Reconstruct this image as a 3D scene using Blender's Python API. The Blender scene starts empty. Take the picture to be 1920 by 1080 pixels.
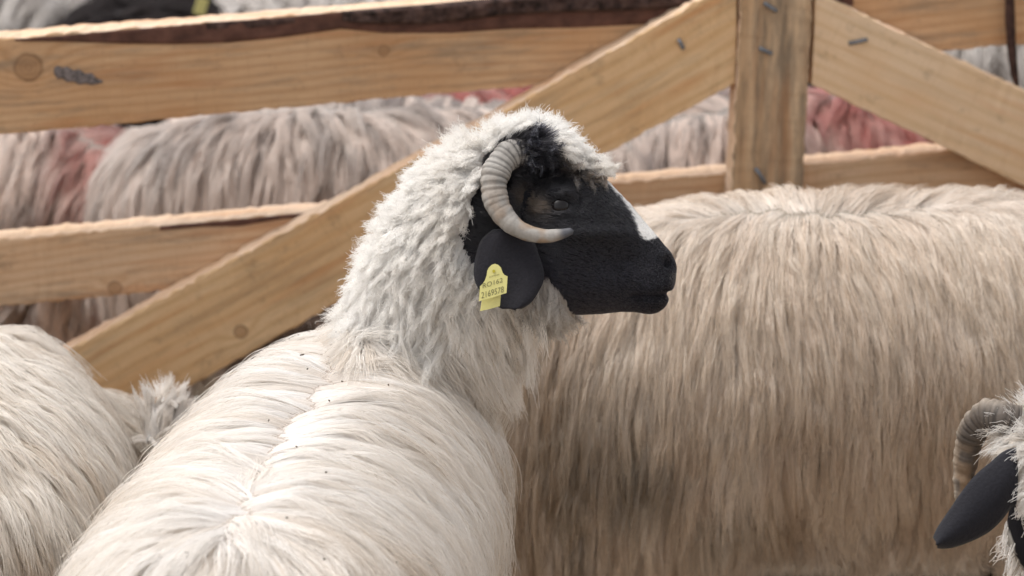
import bpy, bmesh, math, random, time
import numpy as np
from mathutils import Vector, Matrix
from mathutils.bvhtree import BVHTree
from mathutils.kdtree import KDTree

scn = bpy.context.scene
COL = scn.collection
T0 = time.time()

# ------------------------------------------------------------------ camera
CAM = np.array((0.0, -4.0, 1.84)); PITCH = math.radians(16.0); FPX = 5333.0
FW = np.array((0, math.cos(PITCH), -math.sin(PITCH))); UP = np.array((0, math.sin(PITCH), math.cos(PITCH))); RT = np.array((1.0, 0, 0))
cam_d = bpy.data.cameras.new('camera'); cam = bpy.data.objects.new('camera', cam_d); COL.objects.link(cam)
cam.location = CAM; cam.rotation_euler = (math.pi / 2 - PITCH, 0, 0)
cam_d.sensor_width = 36.0; cam_d.lens = FPX / 1920 * 36.0
cam_d.clip_start = 0.05; cam_d.clip_end = 2000
cam_d.dof.use_dof = True; cam_d.dof.focus_distance = 3.86; cam_d.dof.aperture_fstop = 3.8
scn.camera = cam

# ------------------------------------------------------------------ light
SUN_DIR = Vector((-0.42, 0.10, 0.90)).normalized()          # towards the sun
w = bpy.data.worlds.new('World'); scn.world = w; w.use_nodes = True
nt = w.node_tree; nt.nodes.clear()
sky = nt.nodes.new('ShaderNodeTexSky'); sky.sky_type = 'NISHITA'; sky.sun_disc = False
sky.sun_elevation = math.asin(SUN_DIR.z); sky.sun_rotation = math.atan2(SUN_DIR.x, SUN_DIR.y)
sky.dust_density = 4.0; sky.air_density = 1.0; sky.ozone_density = 1.0
hsv = nt.nodes.new('ShaderNodeHueSaturation'); hsv.inputs['Saturation'].default_value = 0.16
bg = nt.nodes.new('ShaderNodeBackground'); bg.inputs['Strength'].default_value = 0.15
wo = nt.nodes.new('ShaderNodeOutputWorld')
nt.links.new(sky.outputs[0], hsv.inputs['Color']); nt.links.new(hsv.outputs[0], bg.inputs['Color']); nt.links.new(bg.outputs[0], wo.inputs[0])
sd = bpy.data.lights.new('sun', 'SUN'); sd.energy = 0.8; sd.angle = math.radians(16); sd.color = (1.0, 0.955, 0.905)
so = bpy.data.objects.new('sun', sd); COL.objects.link(so); so.rotation_euler = SUN_DIR.to_track_quat('Z', 'Y').to_euler()
vs = scn.view_settings; vs.view_transform = 'Standard'; vs.look = 'None'; vs.gamma = 1.0; vs.use_curve_mapping = False; vs.exposure = 0.70
cy = scn.cycles
cy.max_bounces = 10; cy.diffuse_bounces = 4; cy.glossy_bounces = 4; cy.transmission_bounces = 8; cy.transparent_max_bounces = 8
cy.use_denoising = True; cy.denoiser = 'OPENIMAGEDENOISE'; cy.denoising_input_passes = 'RGB_ALBEDO_NORMAL'; cy.denoising_prefilter = 'ACCURATE'; cy.use_adaptive_sampling = False
scn.cycles_curves.shape = 'RIBBONS'; scn.cycles_curves.subdivisions = 2

# ------------------------------------------------------------------ small helpers
def at(px, py, d):
    return CAM + d * (FW + (px - 960) / FPX * RT + (540 - py) / FPX * UP)
def nrm(a):
    return a / np.maximum(np.linalg.norm(a, axis=-1, keepdims=True), 1e-9)
def tag(o, label=None, cat=None, group=None, kind=None):
    if label: o['label'] = label
    if cat: o['category'] = cat
    if group: o['group'] = group
    if kind: o['kind'] = kind
    return o
def link(name, data, parent=None, loc=None):
    o = bpy.data.objects.new(name, data); COL.objects.link(o)
    if parent is not None:
        o.parent = parent
        o.matrix_parent_inverse = parent.matrix_world.inverted()
    if loc is not None: o.location = loc
    return o
def empty(name, loc, rz=0.0):
    o = bpy.data.objects.new(name, None); COL.objects.link(o); o.location = loc; o.rotation_euler = (0, 0, rz); o.empty_display_size = 0.1
    o.matrix_world = Matrix.Translation(loc) @ Matrix.Rotation(rz, 4, 'Z')
    return o
def hash3(i, seed):
    n = (i[..., 0] * 73856093) ^ (i[..., 1] * 19349663) ^ (i[..., 2] * 83492791) ^ (seed * 2654435)
    n = (n ^ (n >> 13)) * 1274126177
    n = n & 0xffffffff
    n = (n ^ (n >> 16)) & 0xffffff
    return n / float(0xffffff)
def vnoise(P, scale, seed=0):
    """smooth value noise 0..1"""
    Q = np.asarray(P) * scale + 137.0
    i = np.floor(Q).astype(np.int64); f = Q - i; f = f * f * (3 - 2 * f)
    r = 0
    for dx in (0, 1):
        for dy in (0, 1):
            for dz in (0, 1):
                wgt = (f[..., 0] if dx else 1 - f[..., 0]) * (f[..., 1] if dy else 1 - f[..., 1]) * (f[..., 2] if dz else 1 - f[..., 2])
                r = r + wgt * hash3(i + np.array((dx, dy, dz)), seed)
    return r
def sst(a, b, x):
    t = np.clip((x - a) / (b - a), 0, 1); return t * t * (3 - 2 * t)
def mixc(a, b, t):
    t = np.asarray(t)[..., None]; return np.asarray(a) * (1 - t) + np.asarray(b) * t
def in_poly(x, y, poly):
    inside = np.zeros(x.shape, bool); n = len(poly); j = n - 1
    for i in range(n):
        xi, yi = poly[i]; xj, yj = poly[j]
        c = ((yi > y) != (yj > y)) & (x < (xj - xi) * (y - yi) / (yj - yi + 1e-12) + xi)
        inside ^= c; j = i
    return inside

# ------------------------------------------------------------------ materials
def new_mat(name):
    m = bpy.data.materials.new(name); m.use_nodes = True
    t = m.node_tree; t.nodes.clear(); out = t.nodes.new('ShaderNodeOutputMaterial')
    return m, t, out
def hair_mat(name, rough=0.35, spec_mix=0.5):
    m, t, out = new_mat(name)
    a = t.nodes.new('ShaderNodeAttribute'); a.attribute_name = 'col'
    h = t.nodes.new('ShaderNodeBsdfHairPrincipled'); h.model = 'CHIANG'; h.parametrization = 'COLOR'
    h.inputs['Roughness'].default_value = rough; h.inputs['Radial Roughness'].default_value = 0.55
    if 'Coat' in h.inputs: h.inputs['Coat'].default_value = 0.0
    t.links.new(a.outputs['Color'], h.inputs['Color'])
    d = t.nodes.new('ShaderNodeBsdfDiffuse'); t.links.new(a.outputs['Color'], d.inputs['Color'])
    x = t.nodes.new('ShaderNodeMixShader'); x.inputs[0].default_value = spec_mix
    t.links.new(d.outputs[0], x.inputs[1]); t.links.new(h.outputs[0], x.inputs[2])
    t.links.new(x.outputs[0], out.inputs[0])
    return m
def attr_mat(name, rough=0.8, spec=0.2, noise=0.0, nscale=60, bump=0.0, sheen=0.0):
    m, t, out = new_mat(name)
    a = t.nodes.new('ShaderNodeAttribute'); a.attribute_name = 'col'
    b = t.nodes.new('ShaderNodeBsdfPrincipled'); b.inputs['Roughness'].default_value = rough
    b.inputs['Specular IOR Level'].default_value = spec; b.inputs['Sheen Weight'].default_value = sheen
    tc = t.nodes.new('ShaderNodeTexCoord'); n = t.nodes.new('ShaderNodeTexNoise'); n.inputs['Scale'].default_value = nscale; n.inputs['Detail'].default_value = 5
    t.links.new(tc.outputs['Object'], n.inputs['Vector'])
    mr = t.nodes.new('ShaderNodeMapRange'); mr.inputs['From Min'].default_value = .25; mr.inputs['From Max'].default_value = .75
    mr.inputs['To Min'].default_value = 1 - noise; mr.inputs['To Max'].default_value = 1 + noise
    t.links.new(n.outputs['Fac'], mr.inputs['Value'])
    vm = t.nodes.new('ShaderNodeVectorMath'); vm.operation = 'SCALE'
    t.links.new(a.outputs['Color'], vm.inputs[0]); t.links.new(mr.outputs[0], vm.inputs['Scale'])
    t.links.new(vm.outputs[0], b.inputs['Base Color'])
    if bump:
        bp = t.nodes.new('ShaderNodeBump'); bp.inputs['Strength'].default_value = bump; bp.inputs['Distance'].default_value = .003
        t.links.new(n.outputs['Fac'], bp.inputs['Height']); t.links.new(bp.outputs[0], b.inputs['Normal'])
    t.links.new(b.outputs[0], out.inputs[0])
    return m
def flat_mat(name, c, rough=0.6, spec=0.3, metal=0.0, noise=.12, nscale=80, bump=.2):
    m, t, out = new_mat(name)
    b = t.nodes.new('ShaderNodeBsdfPrincipled'); b.inputs['Roughness'].default_value = rough
    b.inputs['Specular IOR Level'].default_value = spec; b.inputs['Metallic'].default_value = metal
    tc = t.nodes.new('ShaderNodeTexCoord'); n = t.nodes.new('ShaderNodeTexNoise'); n.inputs['Scale'].default_value = nscale; n.inputs['Detail'].default_value = 4
    t.links.new(tc.outputs['Object'], n.inputs['Vector'])
    r = t.nodes.new('ShaderNodeValToRGB'); r.color_ramp.elements[0].position = .3; r.color_ramp.elements[1].position = .7
    r.color_ramp.elements[0].color = (*[x * (1 - noise) for x in c], 1); r.color_ramp.elements[1].color = (*[min(1, x * (1 + noise)) for x in c], 1)
    t.links.new(n.outputs['Fac'], r.inputs[0]); t.links.new(r.outputs[0], b.inputs['Base Color'])
    if bump:
        bp = t.nodes.new('ShaderNodeBump'); bp.inputs['Strength'].default_value = bump; bp.inputs['Distance'].default_value = .002
        t.links.new(n.outputs['Fac'], bp.inputs['Height']); t.links.new(bp.outputs[0], b.inputs['Normal'])
    t.links.new(b.outputs[0], out.inputs[0])
    return m
M_WOOL = hair_mat('wool_fibre', 0.45, 0.55)
M_FLUFF = hair_mat('fluffy_wool_fibre', 0.55, 0.75)
M_DARK = hair_mat('dark_wool_fibre', 0.6, 0.12)
M_FACE = hair_mat('short_face_hair', 0.26, 0.9)
for _n in M_FACE.node_tree.nodes:
    if _n.type == 'BSDF_HAIR_PRINCIPLED': _n.inputs['IOR'].default_value = 1.40
M_SKIN = attr_mat('skin_under_wool', .95, .1, .12, 90, .3)
M_HORN = attr_mat('ridged_horn', .55, .35, .16, 130, .35)
M_EAR = attr_mat('velvet_ear', .8, .22, .22, 260, .4, .08)
M_EYE = flat_mat('eye_gloss', (.010, .008, .008), .16, .30, 0, .1, 20, 0)
M_TAG = flat_mat('yellow_tag_plastic', (.62, .57, .215), .5, .4, 0, .05, 60, .05)
M_INK = flat_mat('tag_ink', (.20, .185, .08), .6, .2, 0, .05, 60, 0)
M_STEEL = flat_mat('nail_steel', (.17, .18, .20), .45, .5, .6, .3, 120, .3)

# ------------------------------------------------------------------ meshes
def loft_bm(bm, rings, M=28, taper_top=0.0, expo=2.0):
    """rings: (centre, A half-width vector, B half-height vector)"""
    th = np.linspace(0, 2 * math.pi, M, endpoint=False)
    c, s = np.cos(th), np.sin(th)
    e = 2.0 / expo
    cx = np.sign(c) * np.abs(c) ** e; sx = np.sign(s) * np.abs(s) ** e
    prev = None; first = None
    for (C, A, B) in rings:
        C, A, B = map(np.asarray, (C, A, B))
        k = 1 - taper_top * np.maximum(sx, 0) ** 1.5
        pts = C + (cx * k)[:, None] * A + sx[:, None] * B
        vs_ = [bm.verts.new(p) for p in pts]
        if prev:
            for i in range(M):
                j = (i + 1) % M
                bm.faces.new((prev[i], prev[j], vs_[j], vs_[i]))
        else: first = vs_
        prev = vs_
    bm.faces.new(list(reversed(first))); bm.faces.new(prev)
def interp_rings(rings, n):
    """Catmull-Rom resample of a ring list"""
    R = np.array([np.concatenate([np.asarray(x, float) for x in r]) for r in rings])
    m = len(R); out = []
    for u in np.linspace(0, m - 1, n):
        i = min(int(u), m - 2); t = u - i
        p0, p1, p2, p3 = R[max(i - 1, 0)], R[i], R[i + 1], R[min(i + 2, m - 1)]
        v = 0.5 * (2 * p1 + (p2 - p0) * t + (2 * p0 - 5 * p1 + 4 * p2 - p3) * t * t + (3 * p1 - p0 - 3 * p2 + p3) * t ** 3)
        out.append((v[:3], v[3:6], v[6:9]))
    return out
def remesh(bm, voxel, smooth=4):
    me = bpy.data.meshes.new('tmp'); bmesh.ops.recalc_face_normals(bm, faces=bm.faces[:]); bm.to_mesh(me); bm.free()
    o = bpy.data.objects.new('tmp', me); COL.objects.link(o)
    md = o.modifiers.new('r', 'REMESH'); md.mode = 'VOXEL'; md.voxel_size = voxel
    ms = o.modifiers.new('s', 'SMOOTH'); ms.iterations = smooth; ms.factor = .5
    dg = bpy.context.evaluated_depsgraph_get(); dg.update()
    r = bpy.data.meshes.new_from_object(o.evaluated_get(dg))
    bpy.data.objects.remove(o); bpy.data.meshes.remove(me)
    for p in (r,): p.shade_smooth()
    return r
def surf(me):
    nv = len(me.vertices); V = np.empty(nv * 3, np.float32); me.vertices.foreach_get('co', V); V = V.reshape(-1, 3).astype(float)
    me.calc_loop_triangles(); nt_ = len(me.loop_triangles); T = np.empty(nt_ * 3, np.int32); me.loop_triangles.foreach_get('vertices', T); T = T.reshape(-1, 3)
    N = np.empty(nv * 3, np.float32); me.vertices.foreach_get('normal', N); N = N.reshape(-1, 3).astype(float)
    return dict(V=V, T=T, N=N, bvh=BVHTree.FromPolygons([tuple(v) for v in V], [tuple(int(i) for i in t) for t in T]))
def set_co(me, V):
    me.vertices.foreach_set('co', V.astype(np.float32).ravel()); me.update()
def set_col(me, C):
    a = me.attributes.new('col', 'FLOAT_COLOR', 'POINT')
    a.data.foreach_set('color', np.concatenate([C, np.ones((len(C), 1))], 1).astype(np.float32).ravel())
def mesh_pydata(name, V, F, mat, smooth=True):
    me = bpy.data.meshes.new(name); me.from_pydata([tuple(v) for v in V], [], [tuple(f) for f in F]); me.update()
    if smooth: me.shade_smooth()
    me.materials.append(mat); return me

# ------------------------------------------------------------------ fur
GRAV = np.array((0, 0, -1.0))
def sample(S, n, rng, dens=None):
    V, T, N = S['V'], S['T'], S['N']
    a, b, c = V[T[:, 0]], V[T[:, 1]], V[T[:, 2]]
    ar = np.linalg.norm(np.cross(b - a, c - a), axis=1)
    if dens is not None: ar = ar * dens[T].mean(1)
    cs = np.cumsum(ar); f = np.searchsorted(cs, rng.random(n) * cs[-1]).clip(0, len(T) - 1)
    u, v = rng.random(n), rng.random(n); k = u + v > 1; u[k], v[k] = 1 - u[k], 1 - v[k]; w_ = 1 - u - v
    t = T[f]
    P = w_[:, None] * V[t[:, 0]] + u[:, None] * V[t[:, 1]] + v[:, None] * V[t[:, 2]]
    Nn = nrm(w_[:, None] * N[t[:, 0]] + u[:, None] * N[t[:, 1]] + v[:, None] * N[t[:, 2]])
    return P, Nn
def fur(name, parent, S, n, ng, length, flow, color, lift=.25, h=.02, g=.12, wob=.1, clump=.7, frizz=.004, curls=1.5, r0=.0006, r1=.0002,
        K=8, seed=0, dens=None, mat=None, tip=1.0, lenvar=.35, hug=True, flow_noise=.40, fn_scale=8.0):
    rng = np.random.default_rng(seed + 11)
    P, N = sample(S, ng, rng, dens)
    L = np.broadcast_to(length(P, N) if callable(length) else length, (ng,)) * (1 + lenvar * (rng.random(ng) - .5))
    D = flow(P, N)
    fnv = np.stack([vnoise(P, fn_scale, seed + q) for q in (1, 2, 3)], 1) - .5
    D = nrm(D) + fnv * 2 * flow_noise
    lf = lift(P, N) if callable(lift) else np.full(ng, lift)
    gg = (g(P, N) if callable(g) else np.full(ng, g))[:, None]
    D = nrm(D - N * (D * N).sum(1, keepdims=True))
    d = nrm(D * (1 - lf)[:, None] + N * lf[:, None])
    D0 = d.copy()
    hh = h * (.25 + .9 * rng.random(ng))
    G = np.empty((ng, K, 3)); G[:, 0] = P; p = P.copy(); bvh = S['bvh']
    wv = rng.normal(size=(ng, 3)) * wob
    for k in range(1, K):
        t = k / (K - 1)
        wv = wv * .6 + rng.normal(size=(ng, 3)) * wob * .6
        d = nrm(d + gg * GRAV + wv)
        q = p + d * (L / (K - 1))[:, None]
        if hug:
            hmin = hh * min(1.0, 2.2 * t) * (1 - .5 * max(0, t - .5))
            for i in range(ng):
                loc, nn, _, _ = bvh.find_nearest(q[i])
                s_ = (q[i, 0] - loc[0]) * nn[0] + (q[i, 1] - loc[1]) * nn[1] + (q[i, 2] - loc[2]) * nn[2]
                e = hmin[i] - s_
                if e < 0: e = max(e, -.5 * -e) if nn[2] > -.2 else 0.0
                if e: q[i] += e * np.array(nn)
            d = nrm(.35 * d + .65 * nrm(q - p))
        p = q; G[:, k] = p
    # children
    Pc, Nc = sample(S, n, rng, dens)
    kd = KDTree(ng)
    for i in range(ng): kd.insert(P[i], i)
    kd.balance()
    idx = np.zeros((n, 3), np.int32); ds = np.ones((n, 3))
    for i in range(n):
        r = kd.find_n(Pc[i], 3)
        for j, (_, ii, dd) in enumerate(r): idx[i, j] = ii; ds[i, j] = dd
    wgt = 1 / (ds + .002) ** 1.5
    for j in (1, 2): wgt[:, j] *= ((D0[idx[:, j]] * D0[idx[:, 0]]).sum(1) > .3)
    wgt /= wgt.sum(1, keepdims=True)
    rel = G - G[:, :1]
    shp = sum(wgt[:, j, None, None] * rel[idx[:, j]] for j in range(3))
    ls = (1 + .5 * lenvar * rng.normal(size=n)).clip(.45, 1.5)
    shp = shp * ls[:, None, None]
    own = Pc[:, None] + shp
    t = np.linspace(0, 1, K)
    cl = (clump * (.7 + .3 * rng.random(n)))[:, None] * sst(.0, .75, t)[None]
    tgt = G[idx[:, 0]] + (G[idx[:, 0], -1:] - G[idx[:, 0], -2:-1]) * ((ls - 1) * t[:, None].T.clip(0, 1) if False else 0)
    X = own * (1 - cl[..., None]) + (P[idx[:, 0]][:, None] + rel[idx[:, 0]] * ls[:, None, None] + (Pc - P[idx[:, 0]])[:, None] * .12) * cl[..., None]
    if frizz:
        for _ in range(2):
            ax = nrm(rng.normal(size=(n, 3))); ph = rng.random(n) * 6.283; fr = curls * (.5 + rng.random(n)); am = frizz * rng.random(n)
            X += ax[:, None] * (am[:, None] * t[None] ** .8 * np.sin(ph[:, None] + 6.283 * fr[:, None] * t[None]))[..., None]
    lock = np.random.default_rng(seed + 5).random(ng)[idx[:, 0]]
    C = color(Pc, Nc, lock, rng)                               # n,3
    tp = np.asarray(tip, float)
    CC = C[:, None] * (1 + (tp - 1) * t[None, :, None]) if tp.ndim == 0 else C[:, None] * (1 + (tp[None, None] - 1) * t[None, :, None])
    R = (r0 + (r1 - r0) * t)[None] * (.7 + .6 * rng.random(n))[:, None]
    cu = bpy.data.hair_curves.new(name)
    cu.add_curves([K] * n)
    cu.attributes['position'].data.foreach_set('vector', X.astype(np.float32).ravel())
    ra = cu.attributes.get('radius') or cu.attributes.new('radius', 'FLOAT', 'POINT')
    ra.data.foreach_set('value', R.astype(np.float32).ravel())
    ca = cu.attributes.new('col', 'FLOAT_COLOR', 'POINT')
    ca.data.foreach_set('color', np.concatenate([CC.clip(0, 1), np.ones((n, K, 1))], 2).astype(np.float32).ravel())
    cu.materials.append(mat or M_WOOL)
    o = link(name, cu, parent)
    return o

# ------------------------------------------------------------------ sheep anatomy
class Frame:
    """sagittal frame of a head: x towards the nose, z up, y to the flank seen in the photo; photo pixels at the head's distance are the unit"""
    def __init__(s, O, ex, ez, px=3.95 / FPX):
        s.O = np.asarray(O, float); s.ex = nrm(np.asarray(ex, float)); ez = np.asarray(ez, float)
        s.ez = nrm(ez - s.ex * (ez @ s.ex)); s.ey = np.cross(s.ez, s.ex) * -1; s.px = px
        s.ey = -np.cross(s.ez, s.ex)
    def p(s, x, y, w=0.0):
        return s.O + s.ex * (x - 1080) * s.px + s.ez * (430 - y) * s.px + s.ey * w
    def inv(s, P):
        q = P - s.O
        return 1080 + (q @ s.ex) / s.px, 430 - (q @ s.ez) / s.px, q @ s.ey
HEAD = [((930, 330), (965, 470), .045), ((955, 300), (985, 560), .064), ((1002, 278), (1020, 592), .075), ((1062, 286), (1060, 590), .077), ((1105, 306), (1102, 589), .069),
        ((1140, 340), (1138, 587), .059), ((1170, 370), (1165, 584), .050), ((1200, 405), (1192, 585), .044), ((1225, 434), (1217, 589), .042),
        ((1246, 459), (1236, 583), .038), ((1260, 478), (1250, 566), .031), ((1268, 492), (1258, 545), .020), ((1270, 502), (1264, 530), .009)]
def head_rings(fr):
    out = []
    for t, b, wd in HEAD:
        tp, bt = fr.p(*t), fr.p(*b)
        out.append(((tp + bt) / 2, fr.ey * wd, (tp - bt) / 2))
    return interp_rings(out, 44)
def shape_face(V, N, fr):
    """mouth, nostril, brow, eye socket pushed into the remeshed head"""
    x, y, w_ = fr.inv(V); aw = np.abs(w_)
    D = np.zeros(len(V))
    hd = (x > 1000) & (x < 1290) & (y > 230) & (y < 620) & (aw < .1)
    ym = 552 - (x - 1170) * .03 + 6 * np.sin((x - 1170) / 30.)
    D -= hd * .0075 * np.exp(-((y - ym) / 4.5) ** 2) * sst(1160, 1195, x)
    D += hd * .0040 * np.exp(-((y - ym + 17) / 13.0) ** 2 - ((x - 1235) / 30.) ** 2)            # upper lip
    D += hd * .0030 * np.exp(-((y - ym - 16) / 12.0) ** 2 - ((x - 1232) / 24.) ** 2)            # chin lip
    D -= hd * .0110 * np.exp(-((x - 1250 - (y - 490) * .25) / 6.5) ** 2 - ((y - 493) / 9.) ** 2) * (aw > .008)   # nostril
    D += hd * .0035 * np.exp(-((x - 1244) / 13.) ** 2 - ((y - 478) / 9.) ** 2)                   # rim over nostril
    D += hd * .0095 * np.exp(-((x - 1050) / 30.) ** 2 - ((y - 366) / 12.) ** 2)                  # brow
    D -= hd * .0060 * np.exp(-((x - 1048) / 15.) ** 2 - ((y - 386) / 9.) ** 2)                   # socket
    D += hd * .0030 * np.exp(-((x - 1050) / 22.) ** 2 - ((y - 402) / 5.) ** 2)                   # lower lid
    D -= hd * .0050 * np.exp(-((x - 1085) / 14.) ** 2 - ((y - 372) / 30.) ** 2)                  # tear hollow
    D += hd * .0070 * np.exp(-((x - 1110) / 60.) ** 2 - ((y - 440) / 14.) ** 2)                  # cheek ridge
    D -= hd * .0080 * np.exp(-((x - 1165) / 50.) ** 2 - ((y - 490) / 28.) ** 2)
    D += hd * .0050 * np.exp(-((x - 1110) / 55.) ** 2 - ((y - 545) / 26.) ** 2)                  # hollow cheek
    return V + N * D[:, None]
def leg_rings(top, foot, fwd, back=False):
    top, foot, fwd = map(np.asarray, (top, foot, fwd)); sd_ = np.cross(fwd, (0, 0, 1.0))
    def P(t, o): return top * (1 - t) + foot * t + fwd * o
    prof = [(0, .0, .080), (.25, .01, .062), (.5, -.035 if back else .01, .036), (.62, -.04 if back else .006, .030), (.85, -.012 if back else 0, .024), (.93, .0, .028), (.965, .012, .030), (.995, .018, .036)]
    return [(P(t, o), sd_ * r, fwd * r * 1.1) for t, o, r in prof]
def horn_part(parent, path, radii, ridges=34, depth=.07, base=(.50, .46, .40), steps=190, keel=0.0, keel_dir=None, seed=0):
    path = np.array(path, float); m = len(path); M = 22
    u = np.linspace(0, m - 1, steps); i = np.minimum(u.astype(int), m - 2); t = (u - i)[:, None]
    p = lambda k: path[np.clip(k, 0, m - 1)]
    C = .5 * (2 * p(i) + (p(i + 1) - p(i - 1)) * t + (2 * p(i - 1) - 5 * p(i) + 4 * p(i + 1) - p(i + 2)) * t ** 2 + (3 * p(i) - p(i - 1) - 3 * p(i + 1) + p(i + 2)) * t ** 3)
    R = np.interp(u, np.arange(m), radii); s = u / (m - 1)
    Tn = nrm(np.gradient(C, axis=0)); ref = np.array(FW)
    A = nrm(np.cross(Tn, ref)); B = nrm(np.cross(A, Tn))
    rng = np.random.default_rng(seed); ph = np.cumsum(1 + .5 * rng.normal(size=steps).clip(-1.5, 1.5)); ph = ph / ph[-1]
    th = np.linspace(0, 2 * math.pi, M, endpoint=False)
    V = []; Cc = []
    fade = (1 - sst(.26, .62, s))
    for k in range(steps):
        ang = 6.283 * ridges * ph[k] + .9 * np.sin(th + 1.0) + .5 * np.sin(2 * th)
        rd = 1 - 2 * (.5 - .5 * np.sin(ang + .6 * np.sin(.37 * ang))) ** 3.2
        wob = 1 + .16 * (float(vnoise(C[k], 90, 41 + seed)) - .5) + .06 * np.sin(th * 2 + s[k] * 7) + .03 * np.sin(th * 3 - s[k] * 11)
        r = R[k] * (1 + depth * rd * (fade[k] * .85 + .07)) * wob
        off = A[k] * (np.cos(th) * r)[:, None] + B[k] * (np.sin(th) * r * .92)[:, None]
        if keel:
            kd_ = nrm(off) @ nrm(np.asarray(keel_dir[k] if np.ndim(keel_dir) > 1 else keel_dir, float))
            kk = np.maximum(kd_, 0) ** 8 * keel * (1 - s[k]) * (1 + .45 * np.sin(6.283 * ridges * .7 * ph[k]))
            off = off * (1 + kk)[:, None]
        V.append(C[k] + off)
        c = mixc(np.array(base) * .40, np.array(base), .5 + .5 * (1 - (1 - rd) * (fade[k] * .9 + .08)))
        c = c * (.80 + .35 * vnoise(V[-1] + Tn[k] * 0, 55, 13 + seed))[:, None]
        br = sst(.20, .7, s[k]) * sst(.38, .68, vnoise(V[-1], 75, 3 + seed))
        c = mixc(c, (.26, .17, .10), br * .75)
        tipw = sst(.87, .94, s[k]); c = mixc(c, (.075, .075, .085), np.full(M, tipw))
        if keel: c = mixc(c, (.34, .28, .22), np.maximum(kd_, 0) ** 8 * .8)
        Cc.append(c)
    V = np.concatenate(V + [C[-1:] + Tn[-1:] * R[-1] * .8]); Cc = np.concatenate(Cc + [np.array([[.075, .075, .085]])])
    F = [(k * M + a, k * M + (a + 1) % M, (k + 1) * M + (a + 1) % M, (k + 1) * M + a) for k in range(steps - 1) for a in range(M)]
    F += [((steps - 1) * M + a, (steps - 1) * M + (a + 1) % M, steps * M) for a in range(M)]
    me = mesh_pydata('horn', V, F, M_HORN); set_col(me, Cc)
    return link('horn', me, parent)
def ear_part(parent, rows, depth_fn, col=(.016, .015, .020), inner=None, thick=.004):
    """rows: (left point, right point) 3D pairs down the ear; depth_fn(u,v) -> 3D offset; closed leaf with thickness"""
    R = np.array(rows, float); nv = 26; nu = 13
    ks = np.linspace(0, len(R) - 1, nv)
    V = []
    for k in ks:
        i = min(int(k), len(R) - 2); t = k - i
        a, b = R[i] * (1 - t) + R[i + 1] * t
        for u in np.linspace(0, 1, nu):
            V.append(a * (1 - u) + b * u + depth_fn(u, k / (len(R) - 1)))
    V = np.array(V); G = V.reshape(nv, nu, 3)
    for _ in range(2):
        G[1:-1] = G[1:-1] * .5 + .25 * (G[:-2] + G[2:])
    V = G.reshape(-1, 3)
    du = np.gradient(G, axis=1); dv = np.gradient(G, axis=0); N = nrm(np.cross(du, dv)).reshape(-1, 3)
    uu = np.tile(np.linspace(0, 1, nu), nv); edge = np.minimum(1, 3.5 * np.minimum(uu, 1 - uu)) * .85 + .15
    V2 = V + N * (thick * edge)[:, None]; n0 = len(V)
    F = []
    for a in range(nv - 1):
        for b in range(nu - 1):
            q = (a * nu + b, a * nu + b + 1, (a + 1) * nu + b + 1, (a + 1) * nu + b)
            F.append(q); F.append(tuple(n0 + x for x in reversed(q)))
    rim = [b for b in range(nu)] + [a * nu + nu - 1 for a in range(1, nv)] + [(nv - 1) * nu + b for b in range(nu - 2, -1, -1)] + [a * nu for a in range(nv - 2, 0, -1)]
    for i in range(len(rim)):
        a, b = rim[i], rim[(i + 1) % len(rim)]
        F.append((b, a, n0 + a, n0 + b))
    me = mesh_pydata('ear', np.concatenate([V, V2]), F, M_EAR); set_col(me, np.tile(np.array(col), (2 * n0, 1)))
    o = link('ear', me, parent); return o
def eye_part(parent, fr, side):
    bm = bmesh.new(); bmesh.ops.create_uvsphere(bm, u_segments=20, v_segments=12, radius=.0150)
    me = bpy.data.meshes.new('eye'); bm.to_mesh(me); bm.free(); me.shade_smooth(); me.materials.append(M_EYE)
    o = link('eye', me, parent); o.matrix_world = Matrix.Translation(fr.p(1048, 391, side * .0600)); return o

BLACK = [(948, 268), (975, 262), (1012, 262), (1046, 292), (1082, 316), (1118, 328), (1135, 322), (1300, 400), (1300, 640), (1092, 640), (1078, 600), (1050, 560), (1022, 520), (985, 520), (940, 500), (880, 490), (868, 440), (880, 395), (905, 360), (915, 300)]
def face_black(fr, P):
    x, y, w_ = fr.inv(P); n = (vnoise(P, 45, 5) - .5) * 26
    return in_poly(x + n, y + n * .6, BLACK) & (np.abs(w_) < .13) & (x > 850)
def blaze(fr, P):
    x, y, w_ = fr.inv(P)
    poly = [(1140, 334), (1160, 345), (1200, 385), (1232, 425), (1236, 440), (1214, 452), (1200, 447), (1194, 425), (1182, 398), (1160, 368), (1140, 348)]
    n = (vnoise(P, 110, 9) - .5) * 14
    return in_poly(x + n, y + n, poly)

WHITE = np.array((.90, .872, .845)); CREAM = np.array((.83, .74, .64)); GRIME = np.array((.36, .26, .165)); GREY = np.array((.36, .33, .30))
def spine_flow(A, B, back=.1, lat=1.0, grav=.6, wig=.012):
    A = np.asarray(A, float); B = np.asarray(B, float); tv = nrm((B - A) * np.array((1, 1, 0))); lv = np.array((tv[1], -tv[0], 0))
    def f(P, N):
        s = (P - A) @ lv + wig * (vnoise(P * np.array((1, 1, 0)), 7, 2) - .5) * 2
        side = np.tanh(s / .008)[:, None]
        along = ((P - A) @ tv)
        return lv * side * lat + GRAV * grav - tv * back
    return f

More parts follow.
